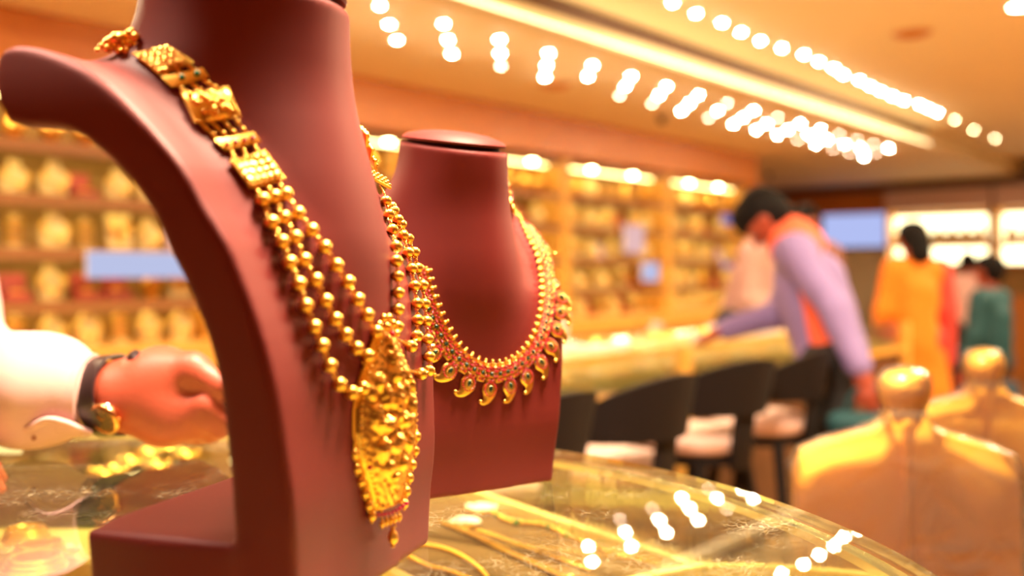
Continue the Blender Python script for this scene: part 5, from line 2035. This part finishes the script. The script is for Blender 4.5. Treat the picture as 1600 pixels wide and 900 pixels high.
# shirt tail of the cuff, open below
V2 = []
mb = MB()
pts = [hp(28, 680, -0.03), hp(50, 668, -0.052), hp(75, 656, -0.060), hp(100, 660, -0.058), hp(120, 668, -0.050), hp(142, 676, -0.04)]
mb.tube([p - cb for p in curve(pts, 4)], 0.0045, 8, flat=((0, -1, 0.3), 1.6)).build('cuff_edge', M['pink_shirt'], ck)
MB().lathe([(0.003, 0), (0.0035, 0.002), (0.001, 0.0025)], hp(54, 684, -0.05) - cb, 12, Matrix.Rotation(math.pi / 2, 3, 'X')).build('cuff_button', M['brown_shirt'], ck)
V, Q = prims_mesh([(hd - cb + Vector((0, 0.03, 0.05)), hd - cb + Vector((0, -0.02, 0.07)), 0.096, 0.082, 0.02)], 0.012)
np_obj('hair', V, Q, M['hair'], ck)
bot = []
for sx in (-1, 1):
    bot += [(Vector((sx * 0.09, 0, 0.93)), Vector((sx * 0.10, 0, 0.50)), 0.112, 0.08, 0.03), (Vector((sx * 0.10, 0, 0.50)), Vector((sx * 0.11, 0, 0.07)), 0.08, 0.066, 0.02)]
V, Q = prims_mesh(bot, 0.015)
np_obj('trousers', V, Q, M['trousers'], ck)
for sx in (-1, 1):
    V, Q = prims_mesh([((sx * 0.11, 0.03, 0.05), (sx * 0.11, -0.16, 0.04), 0.048, 0.04, 0.02)], 0.012)
    np_obj('shoe', V, Q, M['shoe'], ck)
    e = hd - cb + Vector((sx * 0.032, -0.078, 0.012))
    eb = MB().sphere(e, 0.013, 10, 7).build('eye', M['eye'], ck)
    MB().sphere(e + Vector((0, -0.009, 0)), 0.0065, 8, 6).build('pupil', M['black'], eb)
MB().sphere(hd - cb + Vector((0, -0.088, -0.052)), (0.022, 0.007, 0.006), 10, 6).build('mouth', M['red_box'], ck)

# wristwatch, its face turned down towards the camera
wax = (hp(205, 622) - hp(150, 615)).normalized()
wc = hp(176, 618)
wt = thing('wristwatch', 'wristwatch with a gold case, dark dial and black strap on the reaching wrist', 'watch', wc)
wf = (wax + Vector((0, -0.30, 0.25))).normalized().to_track_quat('Z', 'Y').to_matrix()
mb = MB()
V, Fc = [], []
nn_ = 48
for i in range(nn_):
    a = 2 * math.pi * i / nn_
    for (dr, dz) in ((0.0, -0.013), (0.003, -0.0125), (0.003, 0.0125), (0.0, 0.013)):
        V.append(wf @ Vector(((0.0505 + dr) * math.cos(a), (0.0505 + dr) * math.sin(a), dz)))
for i in range(nn_):
    for j in range(4):
        a, b = i * 4 + j, i * 4 + (j + 1) % 4
        c, d = ((i + 1) % nn_) * 4 + (j + 1) % 4, ((i + 1) % nn_) * 4 + j
        Fc.append((a, d, c, b))
strap = mb.add(V, Fc).build('strap', M['strap'], wt)
# loose strap end standing off above
MB().tube([hp(203, 560, -0.01) - wc, hp(208, 552, -0.015) - wc, hp(216, 558, -0.02) - wc], [0.003, 0.0035, 0.003], 8, flat=((0, -1, 0), 2.6)).build('strap_end', M['strap'], wt)
fc = hp(164, 654, -0.046) - wc
fdir = Vector((-0.30, -0.82, -0.40)).normalized()
ff = fdir.to_track_quat('Z', 'Y').to_matrix()
case = MB().lathe([(0.016, -0.006), (0.0205, -0.005), (0.022, 0.0), (0.0215, 0.0035), (0.0185, 0.0055), (0.0175, 0.004)], fc, 36, ff).build('case', M['watch_case'], wt)
MB().lathe([(0.0176, 0.0036), (0.0176, 0.0040), (0.001, 0.0041)], fc, 30, ff).build('dial', M['watch_dial'], wt)
mb = MB()
for k in range(12):
    a = k * math.pi / 6
    mb.box(fc + ff @ Vector((0.0148 * math.cos(a), 0.0148 * math.sin(a), 0.0046)), (0.0012, 0.0026, 0.0008), ff @ Matrix.Rotation(a + math.pi / 2, 3, 'Z'))
mb.build('hour_marks', M['watch_case'], wt)
for ang, L in ((0.7, 0.008), (2.4, 0.012)):
    MB().tube([fc + ff @ Vector((0, 0, 0.005)), fc + ff @ Vector((L * math.cos(ang), L * math.sin(ang), 0.005))], 0.0006, 6).build('hand', M['watch_case'], wt)
MB().tube([fc + ff @ Vector((0.021, 0, 0)), fc + ff @ Vector((0.026, 0, 0))], 0.003, 10).build('crown', M['watch_case'], wt)
MB().sphere(hp(167, 633, -0.054) - wc, (0.004, 0.003, 0.003), 10, 7).build('buckle', M['steel'], wt)

# drop goods that no shelf received
for k in list(PR):
    if k not in used:
        for ch in list(PR[k].children):
            bpy.data.objects.remove(ch)
        bpy.data.objects.remove(PR[k])
